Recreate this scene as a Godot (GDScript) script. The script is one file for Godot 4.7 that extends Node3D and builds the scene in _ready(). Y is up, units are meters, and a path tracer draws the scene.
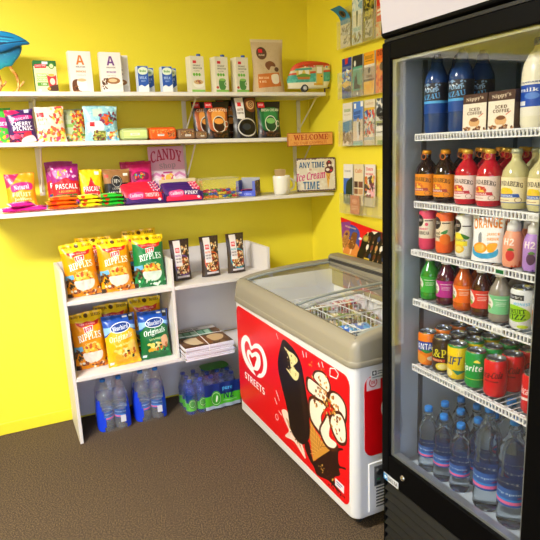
extends Node3D
# A corner of a small shop: yellow walls with three shelves, a white bookcase, a chest freezer and a glass door drinks fridge.

# ---------------------------------------------------------------- shapes
class Shape:
	var v := PackedVector3Array()
	var n := PackedVector3Array()
	var t := PackedVector2Array()
	var whole := Rect2(0, 0, 1, 1)

	func tri(a: Vector3, b: Vector3, c: Vector3, na: Vector3, nb: Vector3, nc: Vector3, ta := Vector2.ZERO, tb := Vector2.ZERO, tc := Vector2.ZERO) -> void:
		if (b - a).cross(c - a).dot(na + nb + nc) > 0.0:
			v.append_array([a, c, b]); n.append_array([na, nc, nb]); t.append_array([ta, tc, tb])
		else:
			v.append_array([a, b, c]); n.append_array([na, nb, nc]); t.append_array([ta, tb, tc])

	# corners run top-left, top-right, bottom-right, bottom-left as seen from outside
	func quad(a: Vector3, b: Vector3, c: Vector3, d: Vector3, nr: Vector3, r := Rect2(0, 0, 1, 1)) -> void:
		var p := r.position
		var e := r.end
		tri(a, b, c, nr, nr, nr, p, Vector2(e.x, p.y), e)
		tri(a, c, d, nr, nr, nr, p, e, Vector2(p.x, e.y))

	func soft(a: Vector3, b: Vector3, c: Vector3, d: Vector3, na: Vector3, nb: Vector3, nc: Vector3, nd: Vector3, q: Vector2) -> void:
		tri(a, b, c, na, nb, nc, q, q, q)
		tri(a, c, d, na, nc, nd, q, q, q)

	# a box with rounded-looking bevels; front is +z, and may carry its own print
	func box(lo: Vector3, hi: Vector3, b := 0.0, rs := Rect2(0, 0, 1, 1), rf = null, rt = null, rl = null) -> void:
		var fr: Rect2 = rf if rf != null else rs
		var tp: Rect2 = rt if rt != null else rs
		var sd: Rect2 = rl if rl != null else rs
		var w := minf(b, 0.49 * minf(hi.x - lo.x, minf(hi.y - lo.y, hi.z - lo.z)))
		var i := lo + Vector3(w, w, w)
		var j := hi - Vector3(w, w, w)
		var X := Vector3.RIGHT
		var Y := Vector3.UP
		var Z := Vector3.BACK
		quad(Vector3(i.x, j.y, hi.z), Vector3(j.x, j.y, hi.z), Vector3(j.x, i.y, hi.z), Vector3(i.x, i.y, hi.z), Z, fr)
		quad(Vector3(j.x, j.y, lo.z), Vector3(i.x, j.y, lo.z), Vector3(i.x, i.y, lo.z), Vector3(j.x, i.y, lo.z), -Z, fr)
		quad(Vector3(hi.x, j.y, j.z), Vector3(hi.x, j.y, i.z), Vector3(hi.x, i.y, i.z), Vector3(hi.x, i.y, j.z), X, sd)
		quad(Vector3(lo.x, j.y, i.z), Vector3(lo.x, j.y, j.z), Vector3(lo.x, i.y, j.z), Vector3(lo.x, i.y, i.z), -X, sd)
		quad(Vector3(i.x, hi.y, i.z), Vector3(j.x, hi.y, i.z), Vector3(j.x, hi.y, j.z), Vector3(i.x, hi.y, j.z), Y, tp)
		quad(Vector3(i.x, lo.y, j.z), Vector3(j.x, lo.y, j.z), Vector3(j.x, lo.y, i.z), Vector3(i.x, lo.y, i.z), -Y, rs)
		if w <= 0.0:
			return
		var q := rs.get_center()
		for s in [-1, 1]:
			for u in [-1, 1]:
				var nx: Vector3 = X * s
				var ny: Vector3 = Y * u
				var x0 := hi.x if s > 0 else lo.x
				var x1 := j.x if s > 0 else i.x
				var y0 := hi.y if u > 0 else lo.y
				var y1 := j.y if u > 0 else i.y
				soft(Vector3(x0, y1, i.z), Vector3(x0, y1, j.z), Vector3(x1, y0, j.z), Vector3(x1, y0, i.z), nx, nx, ny, ny, q)
				var nz: Vector3 = Z * u
				var z0 := hi.z if u > 0 else lo.z
				var z1 := j.z if u > 0 else i.z
				soft(Vector3(x0, i.y, z1), Vector3(x0, j.y, z1), Vector3(x1, j.y, z0), Vector3(x1, i.y, z0), nx, nx, nz, nz, q)
				var yy0 := hi.y if s > 0 else lo.y
				var yy1 := j.y if s > 0 else i.y
				var nv: Vector3 = Y * s
				soft(Vector3(i.x, yy0, z1), Vector3(j.x, yy0, z1), Vector3(j.x, yy1, z0), Vector3(i.x, yy1, z0), nv, nv, nz, nz, q)
				for k in [-1, 1]:
					var zz0 := hi.z if k > 0 else lo.z
					var zz1 := j.z if k > 0 else i.z
					tri(Vector3(x0, y1, zz1), Vector3(x1, y0, zz1), Vector3(x1, y1, zz0), nx, ny, Z * k, q, q, q)

	# rows of points, seen with the columns running right and the rows running down
	func grid(rows: Array, r := Rect2(0, 0, 1, 1), flip := 1.0) -> void:
		var h := rows.size()
		var w: int = rows[0].size()
		var nn := []
		for i in h:
			var line := PackedVector3Array()
			for j in w:
				var du: Vector3 = rows[i][mini(j + 1, w - 1)] - rows[i][maxi(j - 1, 0)]
				var dv: Vector3 = rows[mini(i + 1, h - 1)][j] - rows[maxi(i - 1, 0)][j]
				var c := dv.cross(du) * flip
				line.append(c.normalized() if c.length() > 1e-12 else Vector3(0, 0, flip))
			nn.append(line)
		for i in h - 1:
			for j in w - 1:
				var a := r.position + r.size * Vector2(float(j) / (w - 1), float(i) / (h - 1))
				var b := r.position + r.size * Vector2(float(j + 1) / (w - 1), float(i + 1) / (h - 1))
				tri(rows[i][j], rows[i][j + 1], rows[i + 1][j + 1], nn[i][j], nn[i][j + 1], nn[i + 1][j + 1], a, Vector2(b.x, a.y), b)
				tri(rows[i][j], rows[i + 1][j + 1], rows[i + 1][j], nn[i][j], nn[i + 1][j + 1], nn[i + 1][j], a, b, Vector2(a.x, b.y))

	# profile: (radius, height) from the top down; the middle of the print faces +z
	func lathe(prof: Array, seg := 20, r := Rect2(0, 0, 1, 1), at := Vector3.ZERO, flat := 1.0, from := -PI, to := PI) -> void:
		var m := prof.size()
		var sn := []
		for i in m - 1:
			var d: Vector2 = prof[i + 1] - prof[i]
			sn.append(Vector2(-d.y, d.x).normalized())
		var tall := 0.0
		var dist := [0.0]
		for i in m - 1:
			tall += (prof[i + 1] - prof[i]).length()
			dist.append(tall)
		for i in m - 1:
			var n0: Vector2 = sn[i]
			var n1: Vector2 = sn[i]
			if i > 0 and sn[i - 1].dot(sn[i]) > 0.5:
				n0 = (sn[i - 1] + sn[i]).normalized()
			if i < m - 2 and sn[i + 1].dot(sn[i]) > 0.5:
				n1 = (sn[i + 1] + sn[i]).normalized()
			for k in seg:
				var f0 := from + (to - from) * k / seg
				var f1 := from + (to - from) * (k + 1) / seg
				var d0 := Vector3(sin(f0), 0, cos(f0) * flat)
				var d1 := Vector3(sin(f1), 0, cos(f1) * flat)
				var a: Vector3 = at + d0 * prof[i].x + Vector3.UP * prof[i].y
				var b: Vector3 = at + d1 * prof[i].x + Vector3.UP * prof[i].y
				var c: Vector3 = at + d1 * prof[i + 1].x + Vector3.UP * prof[i + 1].y
				var e: Vector3 = at + d0 * prof[i + 1].x + Vector3.UP * prof[i + 1].y
				var m0 := Vector3(sin(f0), 0, cos(f0))
				var m1 := Vector3(sin(f1), 0, cos(f1))
				var na := m0 * n0.x + Vector3.UP * n0.y
				var nb := m1 * n0.x + Vector3.UP * n0.y
				var nc := m1 * n1.x + Vector3.UP * n1.y
				var nd := m0 * n1.x + Vector3.UP * n1.y
				var u0: float = r.position.x + r.size.x * k / seg
				var u1: float = r.position.x + r.size.x * (k + 1) / seg
				var v0: float = r.position.y + r.size.y * dist[i] / tall
				var v1: float = r.position.y + r.size.y * dist[i + 1] / tall
				if prof[i].x > 1e-6:
					tri(a, b, c, na, nb, nc, Vector2(u0, v0), Vector2(u1, v0), Vector2(u1, v1))
				if prof[i + 1].x > 1e-6:
					tri(a, c, e, na, nc, nd, Vector2(u0, v0), Vector2(u1, v1), Vector2(u0, v1))

	func tube(path: Array, rad: float, seg := 6, shut := false) -> void:
		var m := path.size()
		var rings := []
		var up := Vector3(0.13, 0.97, 0.21).normalized()
		for i in m:
			var d: Vector3
			if shut:
				d = path[(i + 1) % m] - path[(i - 1 + m) % m]
			else:
				d = path[mini(i + 1, m - 1)] - path[maxi(i - 1, 0)]
			d = d.normalized()
			var s := d.cross(up)
			if s.length() < 0.15:
				s = d.cross(Vector3(0.9, 0.1, 0.3))
			s = s.normalized()
			var w := s.cross(d)
			var ring := []
			for k in seg + 1:
				var f := TAU * k / seg
				ring.append(s * cos(f) + w * sin(f))
			rings.append(ring)
		for i in (m if shut else m - 1):
			var j := (i + 1) % m
			for k in seg:
				var a: Vector3 = rings[i][k]
				var b: Vector3 = rings[i][k + 1]
				var c: Vector3 = rings[j][k + 1]
				var e: Vector3 = rings[j][k]
				tri(path[i] + a * rad, path[i] + b * rad, path[j] + c * rad, a, b, c)
				tri(path[i] + a * rad, path[j] + c * rad, path[j] + e * rad, a, c, e)

	# a flat outline (x, y) with thickness along z, front at z = front; print over its bounding box
	func slab(poly: PackedVector2Array, back: float, front: float, rf := Rect2(0, 0, 1, 1), re := Rect2(0, 0, 1, 1), fitted := Rect2()) -> void:
		var bb := fitted
		if bb.size == Vector2.ZERO:
			bb = Rect2(poly[0], Vector2.ZERO)
			for p in poly:
				bb = bb.expand(p)
		var idx := Geometry2D.triangulate_polygon(poly)
		for i in range(0, idx.size(), 3):
			var q := []
			var uv := []
			for k in 3:
				var p := poly[idx[i + k]]
				q.append(Vector3(p.x, p.y, front))
				uv.append(rf.position + rf.size * Vector2((p.x - bb.position.x) / bb.size.x, 1.0 - (p.y - bb.position.y) / bb.size.y))
			tri(q[0], q[1], q[2], Vector3.BACK, Vector3.BACK, Vector3.BACK, uv[0], uv[1], uv[2])
			var o := Vector3(0, 0, back - front)
			var c := re.get_center()
			tri(q[0] + o, q[1] + o, q[2] + o, Vector3.FORWARD, Vector3.FORWARD, Vector3.FORWARD, c, c, c)
		var area := 0.0
		for i in poly.size():
			area += poly[i].cross(poly[(i + 1) % poly.size()])
		for i in poly.size():
			var a := poly[i]
			var b := poly[(i + 1) % poly.size()]
			var d := (b - a).normalized()
			var nr := Vector3(d.y, -d.x, 0) * signf(area)
			quad(Vector3(a.x, a.y, front), Vector3(b.x, b.y, front), Vector3(b.x, b.y, back), Vector3(a.x, a.y, back), nr, Rect2(re.get_center(), Vector2.ZERO))

	func turned(xf: Transform3D) -> Shape:
		for i in v.size():
			v[i] = xf * v[i]
			n[i] = (xf.basis * n[i]).normalized()
		return self

	func add(o: Shape, xf := Transform3D()) -> void:
		for i in o.v.size():
			v.append(xf * o.v[i])
			n.append((xf.basis * o.n[i]).normalized())
			t.append(o.t[i])

	func mesh(less := Vector3.ZERO) -> ArrayMesh:
		var a := []
		a.resize(Mesh.ARRAY_MAX)
		if less != Vector3.ZERO:
			for i in v.size():
				v[i] -= less
		a[Mesh.ARRAY_VERTEX] = v
		a[Mesh.ARRAY_NORMAL] = n
		a[Mesh.ARRAY_TEX_UV] = t
		var m := ArrayMesh.new()
		m.add_surface_from_arrays(Mesh.PRIMITIVE_TRIANGLES, a)
		return m

# ---------------------------------------------------------------- print
class Print:
	static var letters := {}
	static var fonts := []
	var im: Image
	var w: int
	var h: int

	func _init(w_: int, h_: int, bg: Color) -> void:
		w = w_; h = h_
		im = Image.create(w * 2, h * 2, false, Image.FORMAT_RGBA8)
		im.fill(bg)

	func r(x: float, y: float, ww: float, hh: float, c: Color) -> Print:
		im.fill_rect(Rect2i(roundi(x * 2), roundi(y * 2), maxi(1, roundi(ww * 2)), maxi(1, roundi(hh * 2))), c)
		return self

	func p(flat: Array, c: Color) -> Print:
		var q := PackedVector2Array()
		for i in range(0, flat.size(), 2):
			q.append(Vector2(flat[i], flat[i + 1]) * 2.0)
		fill(q, c)
		return self

	func fill(q: PackedVector2Array, c: Color) -> void:
		var lo := INF
		var hi := -INF
		for a in q:
			lo = minf(lo, a.y); hi = maxf(hi, a.y)
		var m := q.size()
		for y in range(maxi(0, floori(lo)), mini(h * 2 - 1, ceili(hi)) + 1):
			var yc := y + 0.5
			var xs := PackedFloat32Array()
			for i in m:
				var a := q[i]
				var b := q[(i + 1) % m]
				if (a.y <= yc) != (b.y <= yc):
					xs.append(a.x + (yc - a.y) / (b.y - a.y) * (b.x - a.x))
			xs.sort()
			for i in range(0, xs.size() - 1, 2):
				var x0 := ceili(xs[i] - 0.5)
				var x1 := ceili(xs[i + 1] - 0.5)
				if x1 > x0:
					im.fill_rect(Rect2i(x0, y, x1 - x0, 1), c)

	# a closed smooth outline through the given points
	func s(flat: Array, c: Color) -> Print:
		var m := flat.size() / 2
		var q := PackedVector2Array()
		for i in m:
			var pt := []
			for k in 4:
				var j := (i + k - 1 + m) % m
				pt.append(Vector2(flat[j * 2], flat[j * 2 + 1]) * 2.0)
			for k in 4:
				q.append(pt[1].cubic_interpolate(pt[2], pt[0], pt[3], k / 4.0))
		fill(q, c)
		return self

	func e(cx: float, cy: float, rx: float, ry: float, c: Color, rot := 0.0) -> Print:
		var q := PackedVector2Array()
		for k in 28:
			q.append((Vector2(cx, cy) + Vector2(cos(TAU * k / 28) * rx, sin(TAU * k / 28) * ry).rotated(rot)) * 2.0)
		fill(q, c)
		return self

	func ln(flat: Array, wd: float, c: Color) -> Print:
		for i in range(0, flat.size() - 2, 2):
			var a := Vector2(flat[i], flat[i + 1])
			var b := Vector2(flat[i + 2], flat[i + 3])
			var s_ := (b - a).normalized().orthogonal() * wd / 2
			p([a.x + s_.x, a.y + s_.y, b.x + s_.x, b.y + s_.y, b.x - s_.x, b.y - s_.y, a.x - s_.x, a.y - s_.y], c)
		return self

	func ring(cx: float, cy: float, rad: float, wd: float, c: Color, a0 := 0.0, a1 := TAU) -> Print:
		var f := []
		for k in 25:
			var a := lerpf(a0, a1, k / 24.0)
			f.append_array([cx + cos(a) * rad, cy + sin(a) * rad])
		return ln(f, wd, c)

	# blocks of colour from one to another, as inks run on a package
	func g(x: float, y: float, ww: float, hh: float, c1: Color, c2: Color, steps := 24) -> Print:
		for k in steps:
			r(x, y + hh * k / steps, ww, hh / steps + 0.5, c1.lerp(c2, k / float(steps - 1)))
		return self

	# scattered pieces (nuts, sweets, chips) in the given colours
	func bits(x: float, y: float, ww: float, hh: float, count: int, size: float, cols: Array, sd := 1, long := 1.5) -> Print:
		var g_ := RandomNumberGenerator.new()
		g_.seed = sd
		for k in roundi(count * 1.8):
			var z := size * 0.7 * g_.randf_range(0.7, 1.3)
			e(x + g_.randf() * ww, y + g_.randf() * hh, z * long, z, Color(cols[g_.randi() % cols.size()]), g_.randf() * PI)
		return self

	# lettering fitted into a box ww wide and hh high round (cx, cy); font 0 sans, 1 bold, 2 serif bold, 3 mono; bend lifts the middle
	func t(text: String, cx: float, cy: float, ww: float, hh: float, c: Color, font := 1, rot := 0.0, bend := 0.0, lean := 0.0) -> Print:
		if fonts.is_empty():
			for k in 4:
				var f := SystemFont.new()
				f.font_names = PackedStringArray([["Droid Sans"], ["Droid Sans"], ["Droid Serif"], ["Droid Sans Mono"]][k])
				f.font_weight = 700 if k in [1, 2] else 400
				fonts.append(f)
		var key := text + str(font)
		if not letters.has(key):
			var tm := TextMesh.new()
			tm.text = text
			tm.font = fonts[font]
			tm.font_size = 48
			tm.pixel_size = 0.02
			tm.depth = 0.01
			tm.curve_step = 2.0
			var q := PackedVector2Array()
			if tm.get_surface_count():
				for si in tm.get_surface_count():
					var ar := tm.surface_get_arrays(si)
					var vv: PackedVector3Array = ar[Mesh.ARRAY_VERTEX]
					var nn: PackedVector3Array = ar[Mesh.ARRAY_NORMAL]
					var ix = ar[Mesh.ARRAY_INDEX]
					if ix == null or ix.is_empty():
						ix = range(vv.size())
					for k in range(0, ix.size() - 2, 3):
						if nn[ix[k]].z > 0.5:
							for j in 3:
								q.append(Vector2(vv[ix[k + j]].x, -vv[ix[k + j]].y))
			letters[key] = q
		var tr: PackedVector2Array = letters[key]
		if tr.is_empty():
			return self
		var bb := Rect2(tr[0], Vector2.ZERO)
		for a in tr:
			bb = bb.expand(a)
		for k in range(0, tr.size(), 3):
			var q := PackedVector2Array()
			for j in 3:
				var a := (tr[k + j] - bb.get_center()) / bb.size
				var d := Vector2(a.x * ww - lean * a.y * hh, a.y * hh + bend * (4.0 * a.x * a.x - 1.0))
				q.append((Vector2(cx, cy) + d.rotated(rot)) * 2.0)
			fill(q, c)
		return self

var sheet: Image
var cells := {}
var pen := Vector2i(2, 2)
var row_high := 0
var tally := {}
var mats := {}
var ink: ImageTexture

func C(hex: String) -> Color:
	return Color.html(hex)

# puts a finished print into the sheet that all the packaging shares
func keep(called: String, p: Print) -> void:
	var small := p.im
	small.resize(p.w, p.h, Image.INTERPOLATE_BILINEAR)
	if pen.x + p.w + 2 > 2048:
		pen = Vector2i(2, pen.y + row_high + 3)
		row_high = 0
	sheet.blit_rect(small, Rect2i(0, 0, p.w, p.h), pen)
	cells[called] = Rect2((pen.x + 1) / 2048.0, (pen.y + 1) / 2048.0, (p.w - 2) / 2048.0, (p.h - 2) / 2048.0)
	pen.x += p.w + 3
	row_high = maxi(row_high, p.h)

func ground(called: String, w: int, h: int, bg: String) -> Print:
	return Print.new(w, h, C(bg))

# a plain patch of one colour in the sheet
func tint(hex: String) -> Rect2:
	if not cells.has(hex):
		keep(hex, Print.new(6, 6, C(hex)))
		var c: Rect2 = cells[hex]
		cells[hex] = Rect2(c.get_center(), Vector2.ZERO)
	return cells[hex]

# ---------------------------------------------------------------- materials and nodes
func paint(hex: String, rough := 0.5, metal := 0.0, coat := 0.0, spec := 0.5) -> StandardMaterial3D:
	var key := "%s %s %s %s %s" % [hex, rough, metal, coat, spec]
	if not mats.has(key):
		var m := StandardMaterial3D.new()
		m.albedo_color = C(hex)
		m.roughness = rough
		m.metallic = metal
		m.metallic_specular = spec
		if coat > 0.0:
			m.clearcoat_enabled = true
			m.clearcoat = coat
			m.clearcoat_roughness = 0.08
		mats[key] = m
	return mats[key]

func clear(hex: String, alpha: float, rough := 0.03) -> StandardMaterial3D:
	var key := "clear %s %s %s" % [hex, alpha, rough]
	if not mats.has(key):
		var m := StandardMaterial3D.new()
		var c := C(hex)
		c.a = alpha
		m.albedo_color = c
		m.transparency = BaseMaterial3D.TRANSPARENCY_ALPHA
		m.roughness = rough
		mats[key] = m
	return mats[key]

# solid clear liquid in a thin bottle
func liquid(hex: String, alpha := 0.02) -> StandardMaterial3D:
	var key := "liquid %s %s" % [hex, alpha]
	if not mats.has(key):
		var m := StandardMaterial3D.new()
		var c := C(hex)
		c.a = alpha
		m.albedo_color = c
		m.transparency = BaseMaterial3D.TRANSPARENCY_ALPHA
		m.roughness = 0.03
		m.refraction_enabled = true
		m.refraction_scale = 0.033
		mats[key] = m
	return mats[key]

# the printed sheet as foil, card, or a smooth label
func printed(kind: String) -> StandardMaterial3D:
	if not mats.has(kind):
		var m := StandardMaterial3D.new()
		m.roughness = {"foil": 0.3, "card": 0.55, "label": 0.4, "can": 0.28, "matte": 0.75}[kind]
		m.metallic = 0.0
		mats[kind] = m
	return mats[kind]

func speckled(called: String, a: String, b: String, freq: float, scale: float, rough: float, bump := 0.0, third := "") -> StandardMaterial3D:
	var nz := FastNoiseLite.new()
	nz.seed = called.hash() % 1000
	nz.noise_type = FastNoiseLite.TYPE_SIMPLEX_SMOOTH
	nz.frequency = freq
	nz.fractal_octaves = 4
	var gr := Gradient.new()
	gr.set_color(0, C(a))
	gr.set_color(1, C(b))
	gr.set_offset(0, 0.25)
	gr.set_offset(1, 0.75)
	if third != "":
		gr.add_point(0.5, C(third))
	var tx := NoiseTexture2D.new()
	tx.width = 512
	tx.height = 512
	tx.seamless = true
	tx.noise = nz
	tx.color_ramp = gr
	var m := StandardMaterial3D.new()
	m.albedo_texture = tx
	m.uv1_triplanar = true
	m.uv1_world_triplanar = true
	m.uv1_scale = Vector3.ONE * scale
	m.roughness = rough
	if bump > 0.0:
		var hx := NoiseTexture2D.new()
		hx.width = 512
		hx.height = 512
		hx.seamless = true
		hx.noise = nz
		m.heightmap_enabled = true
		m.heightmap_texture = hx
		m.heightmap_scale = bump
	mats[called] = m
	return m

func numbered(called: String) -> String:
	var k: int = tally.get(called, 0)
	tally[called] = k + 1
	return called if k == 0 else "%s_%03d" % [called, k]

func thing(called: String, label: String, category: String, at: Vector3, turn := 0.0, group := "") -> Node3D:
	var o := Node3D.new()
	o.name = numbered(called)
	add_child(o)
	o.position = at
	o.rotation.y = turn
	o.set_meta("label", label)
	o.set_meta("category", category)
	if group != "":
		o.set_meta("group", group)
	return o

func part(parent: Node, called: String, m: Mesh, mt: Material, at := Vector3.ZERO) -> MeshInstance3D:
	var o := MeshInstance3D.new()
	o.name = called
	o.mesh = m
	o.material_override = mt
	o.position = at
	parent.add_child(o, true)
	return o

# a thing of one mesh
func lone(called: String, label: String, category: String, m: Mesh, mt: Material, at: Vector3, turn := 0.0, group := "") -> MeshInstance3D:
	var o := MeshInstance3D.new()
	o.name = numbered(called)
	o.mesh = m
	o.material_override = mt
	add_child(o)
	o.position = at
	o.rotation.y = turn
	o.set_meta("label", label)
	o.set_meta("category", category)
	if group != "":
		o.set_meta("group", group)
	return o

func structure(called: String, m: Mesh, mt: Material, label: String, category: String, at := Vector3.ZERO) -> MeshInstance3D:
	var o := lone(called, label, category, m, mt, at)
	o.set_meta("kind", "structure")
	return o

func boxes(list: Array, bevel := 0.0) -> ArrayMesh:
	var s := Shape.new()
	for b in list:
		s.box(b[0], b[1], bevel)
	return s.mesh()

func V(x: float, y: float, z: float) -> Vector3:
	return Vector3(x, y, z)

# ---------------------------------------------------------------- the scene
func _ready() -> void:
	# camera
	var cam := Camera3D.new()
	cam.name = "camera"
	cam.transform = Transform3D(Basis(V(0.89986, -0.04138, 0.43420), V(0.12870, 0.97636, -0.17368), V(-0.41675, 0.21217, 0.88391)).orthonormalized(), V(0, 1.5, 0))
	cam.fov = 50.7
	cam.near = 0.05
	add_child(cam)
	cam.current = true
	# sky outside the windows, exposure
	var we := WorldEnvironment.new()
	we.name = "surroundings"
	var env := Environment.new()
	env.background_mode = Environment.BG_SKY
	var sky := Sky.new()
	var sm := ProceduralSkyMaterial.new()
	sm.sky_top_color = Color(0.62, 0.73, 0.94)
	sm.sky_horizon_color = Color(0.92, 0.95, 1.0)
	sm.ground_bottom_color = Color(0.34, 0.34, 0.32)
	sm.ground_horizon_color = Color(0.6, 0.6, 0.58)
	sm.sky_energy_multiplier = 1.0
	sm.ground_energy_multiplier = 1.0
	sky.sky_material = sm
	env.sky = sky
	env.background_energy_multiplier = SKY
	env.tonemap_mode = Environment.TONE_MAPPER_LINEAR
	env.tonemap_exposure = EXPOSURE
	env.sdfgi_enabled = true
	env.ssao_enabled = true
	env.ssil_enabled = true
	we.environment = env
	add_child(we)
	# two ceiling lamps, each a diffuser with an area light just below it
	for k in LAMPS.size():
		ceiling_lamp(LAMPS[k][0], LAMPS[k][1], LAMPS[k][2], LAMPS[k][3])
	sheet = Image.create(2048, 2048, false, Image.FORMAT_RGBA8)
	sheet.fill(Color(0.5, 0.5, 0.5))
	designs()
	room()
	wall_shelves()
	bookcase()
	freezer()
	fridge()
	top_shelf_goods()
	middle_shelf_goods()
	bottom_shelf_goods()
	bookcase_goods()
	wall_goods()
	freezer_goods()
	fridge_goods()
	ink = ImageTexture.create_from_image(sheet)
	for kind in ["foil", "card", "label", "can", "matte"]:
		printed(kind).albedo_texture = ink
	print("sheet filled to ", pen.y + row_high, " rows")

const SKY := 6.6
const EXPOSURE := 1.03
const LAMPS := [[Vector3(-0.95, 2.655, -1.55), Vector2(1.2, 0.3), 17.0, "long ceiling lamp nearest the yellow back wall"], [Vector3(-0.9, 2.655, 0.7), Vector2(1.2, 0.3), 3.0, "long ceiling lamp nearest the glazed shopfront"]]

func ceiling_lamp(at: Vector3, size: Vector2, energy: float, label: String) -> void:
	var o := thing("ceiling_lamp", label, "lamp", at, 0.0, "ceiling lamps")
	var s := Shape.new()
	s.box(V(-size.x / 2 - 0.02, 0.0, -size.y / 2 - 0.02), V(size.x / 2 + 0.02, 0.045, size.y / 2 + 0.02), 0.006)
	part(o, "housing", s.mesh(), paint("eeeeee", 0.5))
	var d := Shape.new()
	d.box(V(-size.x / 2, -0.012, -size.y / 2), V(size.x / 2, 0.0, size.y / 2), 0.004)
	var m := StandardMaterial3D.new()
	m.albedo_color = Color(0.9, 0.9, 0.9)
	m.emission_enabled = true
	m.emission = Color(1.0, 0.98, 0.95)
	m.emission_energy_multiplier = 2.0
	part(o, "diffuser", d.mesh(), m)
	var l := AreaLight3D.new()
	l.name = "lamp_light"
	l.area_size = size
	l.light_color = Color(1.0, 0.98, 0.95)
	l.light_energy = energy
	l.shadow_enabled = true
	l.area_range = 12.0
	l.area_attenuation = 2.0
	o.add_child(l)
	l.position = V(0, -0.016, 0)
	l.rotation.x = -PI / 2

func room() -> void:
	var yellow := speckled("wall paint", "f3e236", "f6e640", 0.15, 2.0, 0.5, 0.0)
	var white := paint("e8e6e0", 0.7)
	var carpet := speckled("carpet", "2c2216", "6c583e", 0.24, 1.1, 0.95, 0.0, "4a3b29")
	# the back wall has a wide doorway outside the frame, leading to a dim room that the fridge door mirrors
	structure("wall_back", boxes([[V(-0.3, 0, -3.40), V(1.99, 2.70, -3.28)], [V(-2.3, 2.05, -3.40), V(-0.3, 2.70, -3.28)], [V(-3.12, 0, -3.40), V(-2.3, 2.70, -3.28)]]), yellow, "bright yellow painted wall behind the three shelves", "wall")
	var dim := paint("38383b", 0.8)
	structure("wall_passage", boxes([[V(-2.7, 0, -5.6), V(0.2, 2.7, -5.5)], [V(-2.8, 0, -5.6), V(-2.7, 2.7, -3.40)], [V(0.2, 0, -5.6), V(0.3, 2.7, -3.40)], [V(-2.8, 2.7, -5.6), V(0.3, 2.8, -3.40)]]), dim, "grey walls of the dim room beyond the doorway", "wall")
	structure("trim_1", boxes([[V(-0.3, 0, -3.41), V(-0.25, 2.10, -3.265)], [V(-2.35, 0, -3.41), V(-2.3, 2.10, -3.265)], [V(-2.3, 2.05, -3.41), V(-0.3, 2.10, -3.265)]], 0.004), white, "white frame round the doorway in the yellow wall", "door frame")
	structure("floor_passage", boxes([[V(-2.8, -0.1, -5.6), V(0.3, 0, -3.40)]]), carpet, "carpet of the dim room beyond the doorway", "floor")
	structure("wall_right", boxes([[V(1.87, 0, -3.28), V(1.99, 2.70, 2.12)]]), yellow, "bright yellow painted wall carrying the brochure holders", "wall")
	structure("wall_left", boxes([[V(-3.12, 0, -3.28), V(-3.0, 2.70, 2.12)]]), yellow, "plain yellow painted side wall", "wall")
	structure("wall_front", boxes([[V(-3.0, 0, 2.0), V(-2.5, 2.70, 2.12)], [V(1.1, 0, 2.0), V(1.87, 2.70, 2.12)], [V(-2.5, 2.3, 2.0), V(1.1, 2.70, 2.12)], [V(-2.5, 0, 2.0), V(1.1, 0.55, 2.12)]]), white, "white wall round the glazed shopfront", "wall")
	structure("floor", boxes([[V(-3.12, -0.1, -3.40), V(1.99, 0, 2.12)]]), carpet, "speckled brown carpet floor", "floor")
	structure("ceiling", boxes([[V(-3.12, 2.70, -3.40), V(1.99, 2.8, 2.12)]]), white, "plain white ceiling", "ceiling")
	structure("baseboard_back", boxes([[V(-0.25, 0, -3.28), V(1.87, 0.068, -3.266)]], 0.003), paint("f3e236", 0.4), "yellow painted skirting board along the back wall", "skirting")
	# the glazed shopfront behind the camera
	var fr := paint("dcdcda", 0.5)
	var glass := clear("ffffff", 0.02)
	var f := structure("window_1", boxes([[V(-2.5, 0.55, 2.02), V(1.1, 0.62, 2.1)], [V(-2.5, 2.22, 2.02), V(1.1, 2.3, 2.1)], [V(-2.5, 0.62, 2.02), V(-2.42, 2.22, 2.1)], [V(1.02, 0.62, 2.02), V(1.1, 2.22, 2.1)], [V(-1.33, 0.62, 2.02), V(-1.25, 2.22, 2.1)], [V(-0.15, 0.62, 2.02), V(-0.07, 2.22, 2.1)]], 0.004), fr, "glazed shopfront of three tall panes", "window")
	for x in [[-2.42, -1.33], [-1.25, -0.15], [-0.07, 1.02]]:
		part(f, "pane", boxes([[V(x[0], 0.62, 2.057), V(x[1], 2.22, 2.063)]]), glass)

# heights of the three shelf boards, which sag a little to the right
func high(shelf: int, x: float) -> float:
	return [1.797 - 0.0005 * x, 1.568 - 0.0148 * x, 1.235 - 0.0122 * x][shelf]

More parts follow.
